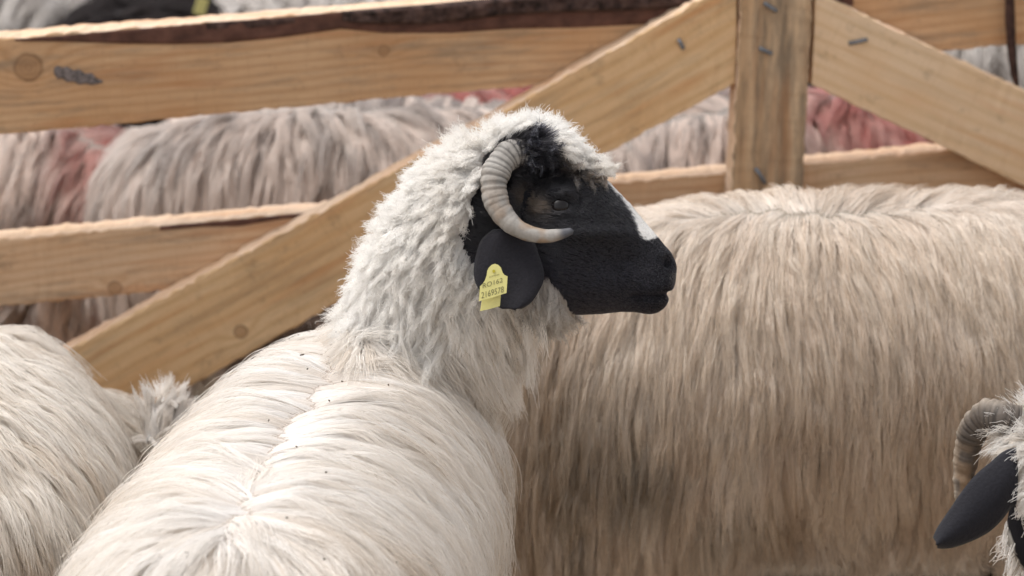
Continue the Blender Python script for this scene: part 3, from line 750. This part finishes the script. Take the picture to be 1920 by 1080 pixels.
# fleece
sp0, sp1 = at(455, 930, 3.43), at(610, 650, 3.95)
tvm = nrm((sp1 - sp0) * np.array((1, 1, 0))); lvm = np.array((tvm[1], -tvm[0], 0))
def main_flow(P, N):
    al = (P - sp0) @ tvm
    cur = .022 * np.sin(al * 7.5 + .4)
    s = (P - sp0) @ lvm + cur + .020 * (vnoise(P * np.array((1, 1, 0)), 9, 2) - .5) + .012 * (vnoise(P, 45, 32) - .5)
    side = np.tanh(s / .012)[:, None]
    rump = sst(.04, -.12, al)[:, None]
    return lvm * side * (1 - .55 * rump) + GRAV * .55 - tvm * (rump * 1.0) + tvm * .05
def main_col(P, N, lock, rng):
    al = (P - sp0) @ tvm; s = np.abs((P - sp0) @ lvm)
    ground = mixc(np.tile(WHITE, (len(P), 1)), np.tile(CREAM, (len(P), 1)), .12 + .50 * lock ** 1.5 + .30 * sst(.55, .8, vnoise(P, 5, 3)))
    dirty = sst(.62, .95, lock * .55 + .6 * vnoise(P, 9, 8)) * (.35 + .90 * sst(.08, .2, s))
    c = mixc(ground, np.tile((.48, .36, .25), (len(P), 1)), np.clip(dirty * .65, 0, .9))
    rnd = rng.random(len(P)); c = mixc(c, np.tile(GRIME, (len(P), 1)), (rnd > .975) * .7)
    sh = sst(.60, .66, P[:, 2]) * sst(-.33, -.22, P[:, 1]) * sst(.35, .75, vnoise(P, 8, 12)); c = mixc(c, np.tile(GREY, (len(P), 1)), sh * .25)
    return c * (.93 + .12 * rng.random(len(P)))[:, None]
def g_torso(P, N): return np.full(len(P), .16)
fur('fleece', ms, MS, 190000, 4200, lambda P, N: .125 * (1 - .6 * sst(-.02, .5, -N[:, 2])) * (1 - .45 * sst(-.16, -.03, P[:, 1])), main_flow, main_col, lift=.16, h=.020, g=g_torso, wob=.055, clump=.60, frizz=.006, curls=1.3, r0=.00048, r1=.00018, K=9, seed=1,
    dens=cam_dens(MS, torV.astype(float)), flow_noise=.24, fn_scale=12, tip=(.99, .955, .90))
print('fleece', round(time.time() - T0, 1))
# neck and crown wool
def neck_flow(P, N):
    x, y, w_ = FRM.inv(P)
    cr = sst(340, 285, y) * sst(880, 960, x)
    dn = np.array((-.35, 0, -1.0)); fwd = FRM.ex * .9 - FRM.ez * .15
    th = (sst(960, 1020, x) * sst(470, 540, y))[:, None]
    return dn * (1 - cr)[:, None] + fwd * cr[:, None] + FRM.ex * .50 * th
def neck_len(P, N):
    x, y, w_ = FRM.inv(P); cr = sst(340, 285, y) * sst(880, 960, x)
    return .036 + .034 * sst(500, 640, y) * sst(1000, 930, x) - .004 * cr - .008 * sst(1030, 1075, x) * sst(400, 350, y)
def neck_col(P, N, lock, rng):
    x, y, w_ = FRM.inv(P)
    c = mixc(np.tile((.93, .903, .868), (len(P), 1)), np.tile(CREAM * 1.04, (len(P), 1)), .02 + .20 * lock + .26 * sst(.5, .8, vnoise(P, 14, 3)))
    ng = sst(930, 985, x) * sst(430, 520, y) * (.65 + .35 * lock)                           # brown-grey throat
    c = mixc(c, np.tile((.21, .17, .14), (len(P), 1)), ng * .92)
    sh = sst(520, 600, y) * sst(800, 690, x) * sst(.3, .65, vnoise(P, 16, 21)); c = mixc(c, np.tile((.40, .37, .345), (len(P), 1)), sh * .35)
    fr_ = sst(1040, 1080, x) * sst(285, 310, y); c = mixc(c, np.tile((.55, .47, .38), (len(P), 1)), fr_ * .4)
    return c * (.94 + .10 * rng.random(len(P)))[:, None]
fur('neck_wool', ms, MS, 150000, 2600, neck_len, neck_flow, neck_col, lift=lambda P, N: .55 - .33 * sst(430, 590, FRM.inv(P)[1]), h=.0, g=.05, wob=.15, clump=.58, frizz=.007, curls=2.4, r0=.00042, r1=.00016, K=7, seed=2,
    dens=cam_dens(MS, (neckV & ~blkV).astype(float)), hug=False, flow_noise=.6, fn_scale=26, lenvar=.4, tip=(.99, .975, .94), mat=M_FLUFF)
# black face
def face_flow(P, N): return np.tile(FRM.ex * 1.0 - FRM.ez * .35, (len(P), 1))
def face_col(P, N, lock, rng):
    x, y, w_ = FRM.inv(P)
    c = np.tile(MAIN_DARK * .85, (len(P), 1)) * (.8 + .4 * rng.random(len(P)))[:, None]
    c = mixc(c, np.tile((.018, .0175, .026), (len(P), 1)), sst(430, 520, y) * .8)
    gr = rng.random(len(P)) > .985; c[gr] = (.075, .07, .068)
    sp = (sst(1125, 1150, x) * sst(450, 380, y) * (rng.random(len(P)) > .80)); c = mixc(c, np.tile((.14, .135, .13), (len(P), 1)), sp * .8)
    bz = blaze(FRM, P + rng.normal(size=P.shape) * .0018); c[bz] = np.array((.84, .81, .78))
    curl = sst(1020, 1045, x) * sst(1125, 1095, x) * sst(340, 318, y) * sst(.3, .6, vnoise(P, 70, 6)); c = mixc(c, np.tile((.16, .135, .11), (len(P), 1)), curl * .8)
    br = np.exp(-((x - 990) / 24) ** 2 - ((y - 384 - (x - 1000) * .5) / 17) ** 2) * sst(.25, .6, vnoise(P, 60, 16)); c = mixc(c, np.tile((.17, .115, .075), (len(P), 1)), np.clip(br * .8, 0, .5))
    lip = np.exp(-((x - 1258) / 9) ** 2 - ((y - 519) / 9) ** 2); c = mixc(c, np.tile((.16, .15, .15), (len(P), 1)), lip * .7)
    return c
def face_len(P, N):
    x, y, w_ = FRM.inv(P)
    tuft = sst(1120, 1060, x) * sst(355, 320, y); ch = sst(1075, 1000, x)
    return .0042 + .012 * tuft + .008 * ch - .0030 * sst(1180, 1240, x)
fur('face_hair', ms, MS, 90000, 4500, face_len, face_flow, face_col, lift=lambda P, N: .09 + .35 * sst(1110, 1050, FRM.inv(P)[0]) * sst(360, 320, FRM.inv(P)[1]), h=.0, g=.0, wob=.06, clump=.25, frizz=.0007, curls=1.2,
    r0=.00030, r1=.00013, K=5, seed=3, dens=blkV.astype(float), hug=False, flow_noise=.35, fn_scale=60, mat=M_FACE)
def curl_col(P, N, lock, rng):
    x, y, w_ = FRM.inv(P)
    c = mixc(np.tile((.020, .020, .026), (len(P), 1)), np.tile((.20, .165, .135), (len(P), 1)), sst(1030, 1075, x) * (.25 + .6 * lock))
    return mixc(c, np.tile((.22, .23, .26), (len(P), 1)), (rng.random(len(P)) > .86) * .8)
cv = (blkV & (hx > 975) & (hx < 1118) & (hy < 345) & (hy < 300 + (hx - 975) * .30)).astype(float)
fur('forehead_curls', ms, MS, 9000, 260, .026, lambda P, N: np.tile(FRM.ex * .5 - FRM.ez * 1.0, (len(P), 1)), curl_col, lift=.50, h=.0, g=.10, wob=.45, clump=.85, frizz=.005, curls=2.6,
    r0=.00045, r1=.00018, K=9, seed=8, dens=cv, hug=False, flow_noise=.9, fn_scale=60, mat=M_FACE)
print('face', round(time.time() - T0, 1))
# horns: the near one and its twin on the far side of the head
hp = [(985, 294, .056), (960, 294, .068), (938, 315, .082), (926, 348, .094), (933, 388, .100), (956, 420, .106), (985, 438, .112), (1018, 445, .119), (1045, 443, .124), (1068, 437, .127)]
hr = [25, 25, 24.5, 23.5, 22, 19.5, 16.5, 13.5, 10.5, 5.5]
for sg in (1, -1):
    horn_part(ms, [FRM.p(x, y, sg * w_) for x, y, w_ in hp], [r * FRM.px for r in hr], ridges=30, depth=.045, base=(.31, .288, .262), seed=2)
er = [(925, 985, 432), (903, 1000, 448), (896, 1006, 470), (891, 1014, 492), (889, 1020, 512), (892, 1018, 530), (901, 1009, 546), (910, 1002, 559), (924, 992, 570), (942, 978, 578)]
for sg in (1, -1):
    eo = ear_part(ms, [(FRM.p(l, y, sg * (.082 + .03 * k / 9)), FRM.p(r, y, sg * (.082 + .03 * k / 9))) for k, (l, r, y) in enumerate(er)],
             lambda u, v, sg=sg: FRM.ey * sg * (.013 * (1 - (2 * u - 1) ** 2) * (1 - .3 * v) + .004 * math.sin(6 * u + 3 * v)), col=(.0135, .0125, .0165))
    if sg == 1: ear_near = eo
    eye_part(ms, FRM, sg)
# ear tag
TW = .130
def plate(pts, w0, tilt, th, name, parent, mat):
    bm = bmesh.new(); cx = sum(p[0] for p in pts) / len(pts)
    f = [bm.verts.new(FRM.p(x, y, w0 + tilt * (y - 500) * FRM.px)) for x, y in pts]; bkv = [bm.verts.new(FRM.p(x, y, w0 - th + tilt * (y - 500) * FRM.px)) for x, y in pts]
    bm.faces.new(f); bm.faces.new(list(reversed(bkv))); n = len(pts)
    for i in range(n): bm.faces.new((f[i], bkv[i], bkv[(i + 1) % n], f[(i + 1) % n]))
    bmesh.ops.recalc_face_normals(bm, faces=bm.faces[:])
    me = bpy.data.meshes.new(name); bm.to_mesh(me); bm.free(); me.materials.append(mat); return link(name, me, parent)
front = [(915, 509), (918, 503), (923, 498), (929, 496), (935, 498), (940, 503), (943, 512), (946, 516), (952, 519), (951, 535), (950, 549), (925, 557), (900, 564), (901, 550), (902, 537), (907, 532), (911, 526), (914, 517)]
tg = plate(front, TW, .12, .0016, 'ear_tag', ms, M_TAG)
plate([(905, 562), (940, 552), (938, 573), (920, 578), (902, 582)], TW - .010, .10, .0016, 'back_plate', tg, M_TAG)
th_ = np.linspace(0, 2 * math.pi, 11)[:-1]
plate([(927 + 2.6 * math.cos(a_), 509.5 + 3 * math.sin(a_)) for a_ in th_], TW + .0012, .12, .0009, 'stud', tg, flat_mat('tag_stud', (.45, .38, .03), .5, .3))
def letter(txt, x0, y0, x1, y1, hpx, name='lettering'):
    cu = bpy.data.curves.new('t', 'FONT'); cu.body = txt; cu.size = 1.0; cu.space_character = 1.02
    to = bpy.data.objects.new('t', cu); COL.objects.link(to); dg = bpy.context.evaluated_depsgraph_get(); dg.update()
    me = bpy.data.meshes.new_from_object(to.evaluated_get(dg)); bpy.data.objects.remove(to)
    nv = len(me.vertices); A = np.empty(nv * 3, np.float32); me.vertices.foreach_get('co', A); A = A.reshape(-1, 3).astype(float)
    mn, mx = A.min(0), A.max(0); u = (A[:, 0] - mn[0]) / (mx[0] - mn[0]); v = (A[:, 1] - mn[1]) / (mx[1] - mn[1])
    X_ = x0 + (x1 - x0) * u; Y_ = y0 + (y1 - y0) * u - v * hpx
    set_co(me, np.array([FRM.p(x, y, TW + .0005 + .12 * (y - 500) * FRM.px) for x, y in zip(X_, Y_)]))
    me.materials.clear(); me.materials.append(M_INK); me.name = name; return link(name, me, tg)
letter('RO162', 907, 540.5, 943, 529.5, 8.5); letter('2169578', 904.5, 559, 945, 547.5, 11); letter('ROMANIA', 919, 521.5, 937, 516.5, 2.6)
rng = np.random.default_rng(77); SP, SN = sample(MS, 26, rng, (torV & (N[:, 2] > .25)).astype(float))
bm = bmesh.new()
for p_, n_ in zip(SP, SN):
    q_ = p_ + n_ * (.016 + .010 * rng.random()); e_ = Matrix.Rotation(rng.random() * 6, 4, 'Z') @ Matrix.Diagonal((.0016 + .0028 * rng.random(), .0012, .0011, 1))
    bmesh.ops.create_icosphere(bm, subdivisions=1, radius=1.0, matrix=Matrix.Translation(q_) @ e_)
me = bpy.data.meshes.new('fleece_debris'); bm.to_mesh(me); bm.free(); me.materials.append(flat_mat('dung_speck', (.075, .055, .035), .9, .1, 0, .4, 200, 0)); tag(link('fleece_debris', me, ms), kind='stuff')
print('main done', round(time.time() - T0, 1))

# ================================================================== OTHER SHEEP
def dark_head_skin(fr, wool):
    def f(V):
        c = np.tile(np.asarray(wool) * .5, (len(V), 1))
        if fr is not None: c[face_black(fr, V)] = MAIN_DARK * .9
        c[V[:, 2] < .18] = (.03, .028, .026)
        return c
    return f
def wool_color(base, tint, dirt, dirty_amt=.5, seed=0, dye=None, speck=.03):
    """dye: (centre, radius, colour)"""
    def f(P, N, lock, rng):
        n = len(P)
        c = mixc(np.tile(base, (n, 1)), np.tile(tint, (n, 1)), .15 + .6 * lock * vnoise(P, 6, seed) * 1.3)
        c = mixc(c, np.tile(dirt, (n, 1)), np.clip(sst(.45, .85, .5 * lock + .6 * vnoise(P, 7, seed + 3)) * dirty_amt, 0, .95))
        c = mixc(c, np.tile(np.asarray(dirt) * .55, (n, 1)), (rng.random(n) < speck) * .8)
        if dye is not None:
            d = np.linalg.norm((P - np.asarray(dye[0])) / np.asarray(dye[1]), axis=1)
            k = sst(1.15, .55, d + .5 * (vnoise(P, 8, seed + 7) - .5)); c = mixc(c, np.tile(dye[2], (n, 1)), k * (.72 + .28 * lock))
        return c * (.88 + .2 * rng.random(n))[:, None]
    return f
def make_sheep(loc, heading, label, n, color, wool=(.6, .55, .5), head=('low', 0.0), fat=1.0, L=1.0, zs=1.0, length=.10, r=.0010, ng=1500, seed=0, voxel=.012, ears=True, flow=None, K=7, group='sheep in the far pen', clump=.66, hfr=None, deep=0.0, zmin=.17, nko=(0, 0, 0), **kw):
    root = empty('sheep', (loc[0], loc[1], 0), heading); tag(root, label, 'sheep', group)
    M4 = Matrix.Translation((loc[0], loc[1], 0)) @ Matrix.Rotation(heading, 4, 'Z') @ Matrix.Diagonal((1, 1, zs, 1))
    R3 = Matrix.Rotation(heading, 3, 'Z')
    fr = hfr
    if fr is None and head is not None:
        kind, yaw = head
        o = {'low': (.62, 0, .40), 'up': (.55, 0, .80), 'mid': (.66, 0, .60)}[kind]; pd = {'low': -.95, 'up': -.35, 'mid': -.7}[kind]
        o = (o[0] * L - .05 * (1 - math.cos(yaw)), .20 * math.sin(yaw), o[2])
        ex = R3 @ Vector((math.cos(yaw) * math.cos(pd), math.sin(yaw) * math.cos(pd), math.sin(pd))); fr = Frame(M4 @ Vector(o), ex, (0, 0, 1))
    tor, legs, nk = generic_lofts(M4, fr, L, deep, fat, nko)
    body, S = build_body(root, tor, legs, nk, fr, voxel, dark_head_skin(fr, wool))
    V = S['V']; ok = V[:, 2] > zmin
    if fr is not None: ok &= ~face_black(fr, V)
    A = np.array(M4 @ Vector((-.4, 0, 0))); B = np.array(M4 @ Vector((.4, 0, 0)))
    fur('fleece', root, S, n, ng, length, flow or spine_flow(A, B, .12), color, lift=kw.pop('lift', .22), h=kw.pop('h', .024), g=kw.pop('g', .2), wob=kw.pop('wob', .06), clump=clump, frizz=kw.pop('frizz', .005), r0=r, r1=r * .4, K=K, seed=seed,
        dens=cam_dens(S, ok.astype(float), .5), flow_noise=kw.pop('flow_noise', .42), **kw)
    if ears and fr is not None: hornless_ears(root, fr)
    return root, S, fr
# --- broadside sheep behind the head
d0 = 4.58
rs_loc = (.56, -4 + d0 * .9613 + .0366 * d0 * .2756)
def rs_flow(P, N):
    x = P[:, 0]; wh = np.array((.405, rs_loc[1] - .10, .665))
    sp_y = rs_loc[1] - .035 + .02 * np.sin(x * 9)
    side = np.tanh((P[:, 1] - sp_y) / .010)[:, None]
    hi = sst(.42, .66, P[:, 2])
    bx = np.tanh((x - .40) / .20) * (.06 + .50 * hi) + .5 * (vnoise(P, 7, 77) - .5)
    base = np.array((0, .8, 0)) * side + GRAV * .9 + np.array((1., 0, 0)) * bx[:, None]
    v = P - wh; k = .35 * np.exp(-(np.linalg.norm(v, axis=1) / .05) ** 2)[:, None]
    rump = sst(.20, .02, x)[:, None]
    return base * (1 - k) + nrm(v) * k + np.array((-.3, 0, 0)) * rump
def rs_col(P, N, lock, rng):
    n = len(P)
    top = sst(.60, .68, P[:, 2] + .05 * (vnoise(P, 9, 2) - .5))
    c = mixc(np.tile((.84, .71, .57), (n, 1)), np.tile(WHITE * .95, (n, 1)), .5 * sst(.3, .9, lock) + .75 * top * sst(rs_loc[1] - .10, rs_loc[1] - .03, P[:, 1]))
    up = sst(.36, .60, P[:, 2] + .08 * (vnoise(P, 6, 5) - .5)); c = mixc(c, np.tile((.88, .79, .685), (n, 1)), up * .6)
    brown = sst(.40, .85, .45 * lock + .7 * vnoise(P * np.array((1, 1, .35)), 14, 6)); c = mixc(c, np.tile((.44, .30, .19), (n, 1)), brown * (.72 - .35 * up))
    # dung stained patches on the rump and the lower flank
    for cx, cz, rx, rz, s in ((.13, .40, .11, .13, .9), (.22, .34, .07, .07, .95), (.36, .27, .09, .05, .85), (.10, .30, .03, .20, .9), (.05, .45, .04, .14, .7)):
        k = sst(1.3, .4, np.hypot((P[:, 0] - cx) / rx, (P[:, 2] - cz) / rz) + .8 * (vnoise(P, 22, 9) - .5)); c = mixc(c, np.tile((.11, .09, .065), (n, 1)), k * s * (.15 + .62 * lock))
    c = mixc(c, np.tile((.30, .205, .13), (n, 1)), sst(.17, .02, P[:, 0] + .10 * (vnoise(P, 12, 71) - .5)) * sst(.66, .55, P[:, 2]) * (.40 + .45 * lock))
    c = mixc(c, np.tile((.15, .10, .065), (n, 1)), (rng.random(n) < .05) * .8)
    fine = rng.random(n); c = mixc(c, np.tile((.86, .80, .73), (n, 1)), (fine > .72) * .45 * (.4 + .6 * up)); c = mixc(c, np.tile((.36, .25, .16), (n, 1)), (fine < .16) * .55)
    return np.clip(c * np.array((1.03, 1.0, .975)), 0, .92) * (.88 + .22 * lock)[:, None] * (.85 + .25 * rng.random(n))[:, None]
rs, RS, _ = make_sheep(rs_loc, 0.0, 'shaggy beige sheep standing broadside behind the black face, its back against the fence post', 270000, rs_col, (.5, .42, .34), ('low', .6), 1.0, 1.22, 1.11, lambda P, N: .055 + .035 * vnoise(P, 8, 61), .00042, 6000, 5, .008, deep=.10, zmin=.10,
    flow=rs_flow, K=8, group='sheep in the near pen', clump=.52, h=.014, lift=.16, frizz=.005, flow_noise=.30, fn_scale=16, g=.22, wob=.06, tip=(1.0, .96, .90), lenvar=.6)
print('broadside', round(time.time() - T0, 1))
# --- sheep at the picture's edge by the rump, lowered head with a white tuft
lf_fr = Frame(at(330, 980, 4.50), (.75, .1, -.75), (.5, 0, .6))
def lf_col(P, N, lock, rng):
    n = len(P)
    c = mixc(np.tile((.76, .70, .62), (n, 1)), np.tile(CREAM, (n, 1)), .15 + .5 * lock)
    c = mixc(c, np.tile((.42, .30, .19), (n, 1)), sst(.45, .9, .5 * lock + .6 * vnoise(P, 12, 4)) * (.75 - .35 * sst(.45, .6, P[:, 2])))
    c = mixc(c, np.tile((.25, .17, .10), (n, 1)), (rng.random(n) < .03) * .8)
    return c * (.88 + .2 * rng.random(n))[:, None]
lf, LS, _ = make_sheep((-.835, -.05), math.radians(94), 'cream sheep with a shaggy rounded rump beside the white sheep, head lowered', 100000, lf_col, (.65, .57, .46), None, 1.12, .85, .895, .11, .00050, 2600, 15, .009, flow=lambda P, N: spine_flow((-.835, -.45, 0), (-.85, .3, 0), .7, .28, 1.0)(P, N),
    K=8, group='sheep in the near pen', clump=.70, h=.018, frizz=.005, g=.22, hfr=lf_fr, ears=True, flow_noise=.22)
bm = bmesh.new(); tc_ = [(at(312, 830, 4.36), 40), (at(308, 802, 4.36), 38), (at(304, 776, 4.36), 26), (at(300, 758, 4.36), 10)]
loft_bm(bm, [(c, RT * r * .0008, -FW * r * .0008) for c, r in tc_], 16)
tf = remesh(bm, .006, 2); TS = surf(tf); set_col(tf, np.tile(WHITE * .75, (len(TS['V']), 1))); tf.materials.append(M_SKIN); tf.name = 'poll_tuft'
tfo = link('poll_tuft', tf, lf)
fur('tuft_wool', tfo, TS, 4000, 90, .05, lambda P, N: np.tile(UP * .9 + RT * .5, (len(P), 1)), wool_color(WHITE, CREAM, (.6, .5, .4), .2, 17), lift=.2, h=0, g=.09, wob=.14, clump=.8, frizz=.004, r0=.0005, r1=.0002, K=6, seed=17, hug=False, fn_scale=20)
# --- sheep whose horned head reaches in at the lower corner
hd_fr = Frame(at(2040, 970, 3.82), nrm(RT * .50 - FW * .62 - UP * .60), UP)
hs_loc = (1.56, -.30)
hs, HS, _ = make_sheep(hs_loc, math.radians(180), 'sheep with white crown wool, curved brown horn and long drooping black ear, mostly cut off', 22000, wool_color(WHITE, CREAM, (.4, .3, .2), .35, 31), (.7, .66, .6), None, 1.0, .9, 1.0, lambda P, N: .025 + .065 * sst(.18, .34, np.linalg.norm(P - hd_fr.O, axis=1)), .0009, 1500, 31, .008,
    K=7, group='sheep in the near pen', hfr=hd_fr, ears=False, nko=(.19, .06, .0))
print('others', round(time.time() - T0, 1))
# crown wool of that head: its own tuft over the poll
bm = bmesh.new()
cr0 = [(at(1948, 785, 3.86), 50), (at(1958, 830, 3.80), 62), (at(1970, 880, 3.77), 60), (at(1980, 910, 3.75), 50), (at(1985, 935, 3.745), 26)]
loft_bm(bm, interp_rings([(c, RT * r * .00071, -FW * r * .00071) for c, r in cr0], 16), 20)
crown = remesh(bm, .006, 3); CS = surf(crown); set_col(crown, np.tile(WHITE * .7, (len(CS['V']), 1))); crown.materials.append(M_SKIN); crown.name = 'forelock'
fl = link('forelock', crown, hs)
fur('forelock_wool', fl, CS, 9000, 700, .045, lambda P, N: np.tile(-UP * 1.0 - RT * .5 - FW * .2, (len(P), 1)), wool_color((.80, .78, .75), CREAM, (.5, .4, .3), .15, 37), lift=.45, h=0, g=.08, wob=.15, clump=.7, frizz=.005, r0=.0006, r1=.0002, K=7, seed=37, hug=False, flow_noise=.4, fn_scale=22)
hk = [(1905, 792), (1880, 784), (1850, 783), (1826, 806), (1815, 842), (1810, 880), (1807, 915), (1806, 940), (1810, 960), (1818, 978)]
hkr = [29, 28, 27, 26, 24, 22, 19, 15, 11, 5]
hkd = [3.80, 3.80, 3.82, 3.84, 3.855, 3.865, 3.87, 3.87, 3.865, 3.86]
kd_path = []
u_ = np.linspace(0, 1, 190)
kd_path = np.array([-RT * math.cos(a_) + UP * math.sin(a_) for a_ in np.interp(u_, [0, .25, .45, 1], [1.5, 1.1, .25, -.15])])
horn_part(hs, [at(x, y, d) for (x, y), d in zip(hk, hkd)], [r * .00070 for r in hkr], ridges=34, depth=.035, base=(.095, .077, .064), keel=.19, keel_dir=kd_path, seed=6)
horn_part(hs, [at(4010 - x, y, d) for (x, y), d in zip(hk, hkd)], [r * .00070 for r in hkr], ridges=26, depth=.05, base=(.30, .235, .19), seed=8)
ea = [((1905, 838), (1905, 952)), ((1880, 845), (1896, 950)), ((1856, 868), (1884, 970)), ((1832, 886), (1861, 994)), ((1808, 914), (1838, 1008)), ((1787, 945), (1812, 1019)), ((1768, 973), (1789, 1027)), ((1756, 990), (1770, 1030)), ((1749, 1008), (1757, 1028))]
eh_ = ear_part(hs, [(at(*l, 3.74 - .004 * k), at(*r_, 3.735 - .004 * k)) for k, (l, r_) in enumerate(ea)], lambda u, v: -FW * (.016 * (1 - (2 * u - 1) ** 2)), col=(.0105, .0100, .0140))
ear_part(hs, [(at(4030 - l[0], l[1], 3.74 - .004 * k), at(4030 - r_[0], r_[1], 3.735 - .004 * k)) for k, (l, r_) in enumerate(ea)], lambda u, v: -FW * (.016 * (1 - (2 * u - 1) ** 2)), col=(.0105, .0100, .0140))

# ================================================================== FAR PEN
def gy(d, zt, py):   # ground y of a body whose back height zt shows at row py
    return None
def ploc(px, d): return ((px - 960) / FPX * d, -4 + d * .9613 + .055 * d * .2756)
PINKISH = (.72, .54, .44); GREYISH = (.60, .47, .395)
RED = (.32, .08, .06)
p = ploc(665, 5.50)
make_sheep(p, math.radians(3), 'grey sheep with long combed locks behind the brace, largest in the far pen', 60000, wool_color(GREYISH, (.56, .48, .42), (.17, .13, .115), .95, 41), (.4, .36, .33), ('low', -.6), 1.12, 1.0, 1.03, .12, .0008, 1700, 41, flow_noise=.45, fn_scale=6)
p = ploc(-60, 5.74)
make_sheep(p, math.radians(152), 'pale pinkish sheep with a red dye mark on its rump near the fence end', 42000, wool_color(PINKISH, (.62, .52, .45), (.22, .155, .125), .9, 43, ((p[0] + .40, p[1] - .15, .58), (.20, .40, .24), RED)), (.5, .42, .37), ('low', .5), 1.0, .98, .93, .12, .0009, 1400, 43)
p = ploc(1040, 6.05)
make_sheep(p, math.radians(183), 'sheep with its back dyed deep red, seen under the top rail', 20000, wool_color(GREYISH, PINKISH, (.2, .15, .13), .6, 45, ((p[0] - .05, p[1], .64), (.9, .45, .22), (.30, .05, .04))), (.4, .33, .3), ('low', .3), 1.0, 1.0, .94, .10, .0014, 900, 45)
p = ploc(1570, 5.56)
make_sheep(p, math.radians(14), 'grey sheep crossing behind the post with a pink and red dyed shoulder', 50000, wool_color(GREYISH, PINKISH, (.17, .13, .115), .95, 47, ((p[0] + .14, p[1] - .05, .60), (.26, .40, .26), (.36, .085, .07))), (.4, .36, .33), ('low', .4), 1.1, 1.0, 1.05, .12, .0008, 1600, 47)
p = ploc(265, 6.6)
bs_, _, bfr = make_sheep(p, math.radians(86), 'blackish brown woolly sheep beyond the top rail, with a yellow tag', 15000, wool_color((.022, .018, .018), (.040, .028, .025), (.01, .008, .008), .5, 49), (.05, .045, .045), ('mid', -.9), 1.08, .9, 1.03, .07, .0018, 800, 49, mat=M_DARK)
tq = at(377, 12, 6.40)
bm = bmesh.new(); bmesh.ops.create_cube(bm, size=1.0, matrix=Matrix.Translation(tq) @ Matrix.Rotation(.3, 4, 'Y') @ Matrix.Diagonal((.026, .003, .040, 1)))
bmesh.ops.bevel(bm, geom=bm.edges[:], offset=.0012, segments=1, affect='EDGES')
me = bpy.data.meshes.new('ear_tag'); bm.to_mesh(me); bm.free(); me.materials.append(M_TAG); link('ear_tag', me, bs_)
# plain pale ewes further back, copies of one
proto, _, pfr = make_sheep(ploc(640, 6.9), math.radians(10), 'pale sheep beyond the top rail next to the blackish one', 15000, wool_color((.52, .47, .43), (.58, .52, .46), (.26, .21, .18), .6, 55), (.45, .4, .36), ('low', .4), 1.0, 1.0, 1.0, .10, .0018, 800, 55)
def copy_sheep(px, d, rz, label):
    c = proto.copy(); COL.objects.link(c); c.location = (*ploc(px, d), 0); c.rotation_euler = (0, 0, rz); c['label'] = label
    for ch in proto.children:
        k = ch.copy(); COL.objects.link(k); k.parent = c; k.matrix_parent_inverse = ch.matrix_parent_inverse
    return c
copy_sheep(-120, 7.1, math.radians(165), 'pale sheep at the very edge beyond the top rail')
copy_sheep(1560, 6.9, math.radians(-12), 'pale sheep glimpsed between the post and the pale brace')
copy_sheep(2010, 6.7, math.radians(188), 'pale sheep glimpsed above the pale brace beside the hanging bark')
copy_sheep(1150, 7.7, math.radians(5), 'pale sheep far back behind the red dyed one')
copy_sheep(1780, 7.9, math.radians(175), 'pale sheep far back beyond the pale brace')
copy_sheep(420, 8.2, math.radians(172), 'pale sheep far back behind the blackish one')
# black faced sheep looking out by the post
p = ploc(1325, 6.30)
make_sheep(p, math.radians(-100), 'black headed sheep facing the fence, glimpsed beside the post', 12000, wool_color(GREYISH, PINKISH, (.2, .16, .14), .6, 59), (.4, .36, .33), ('mid', .0), 1.0, .9, .9, .09, .0016, 700, 59)
print('TOTAL', round(time.time() - T0, 1))
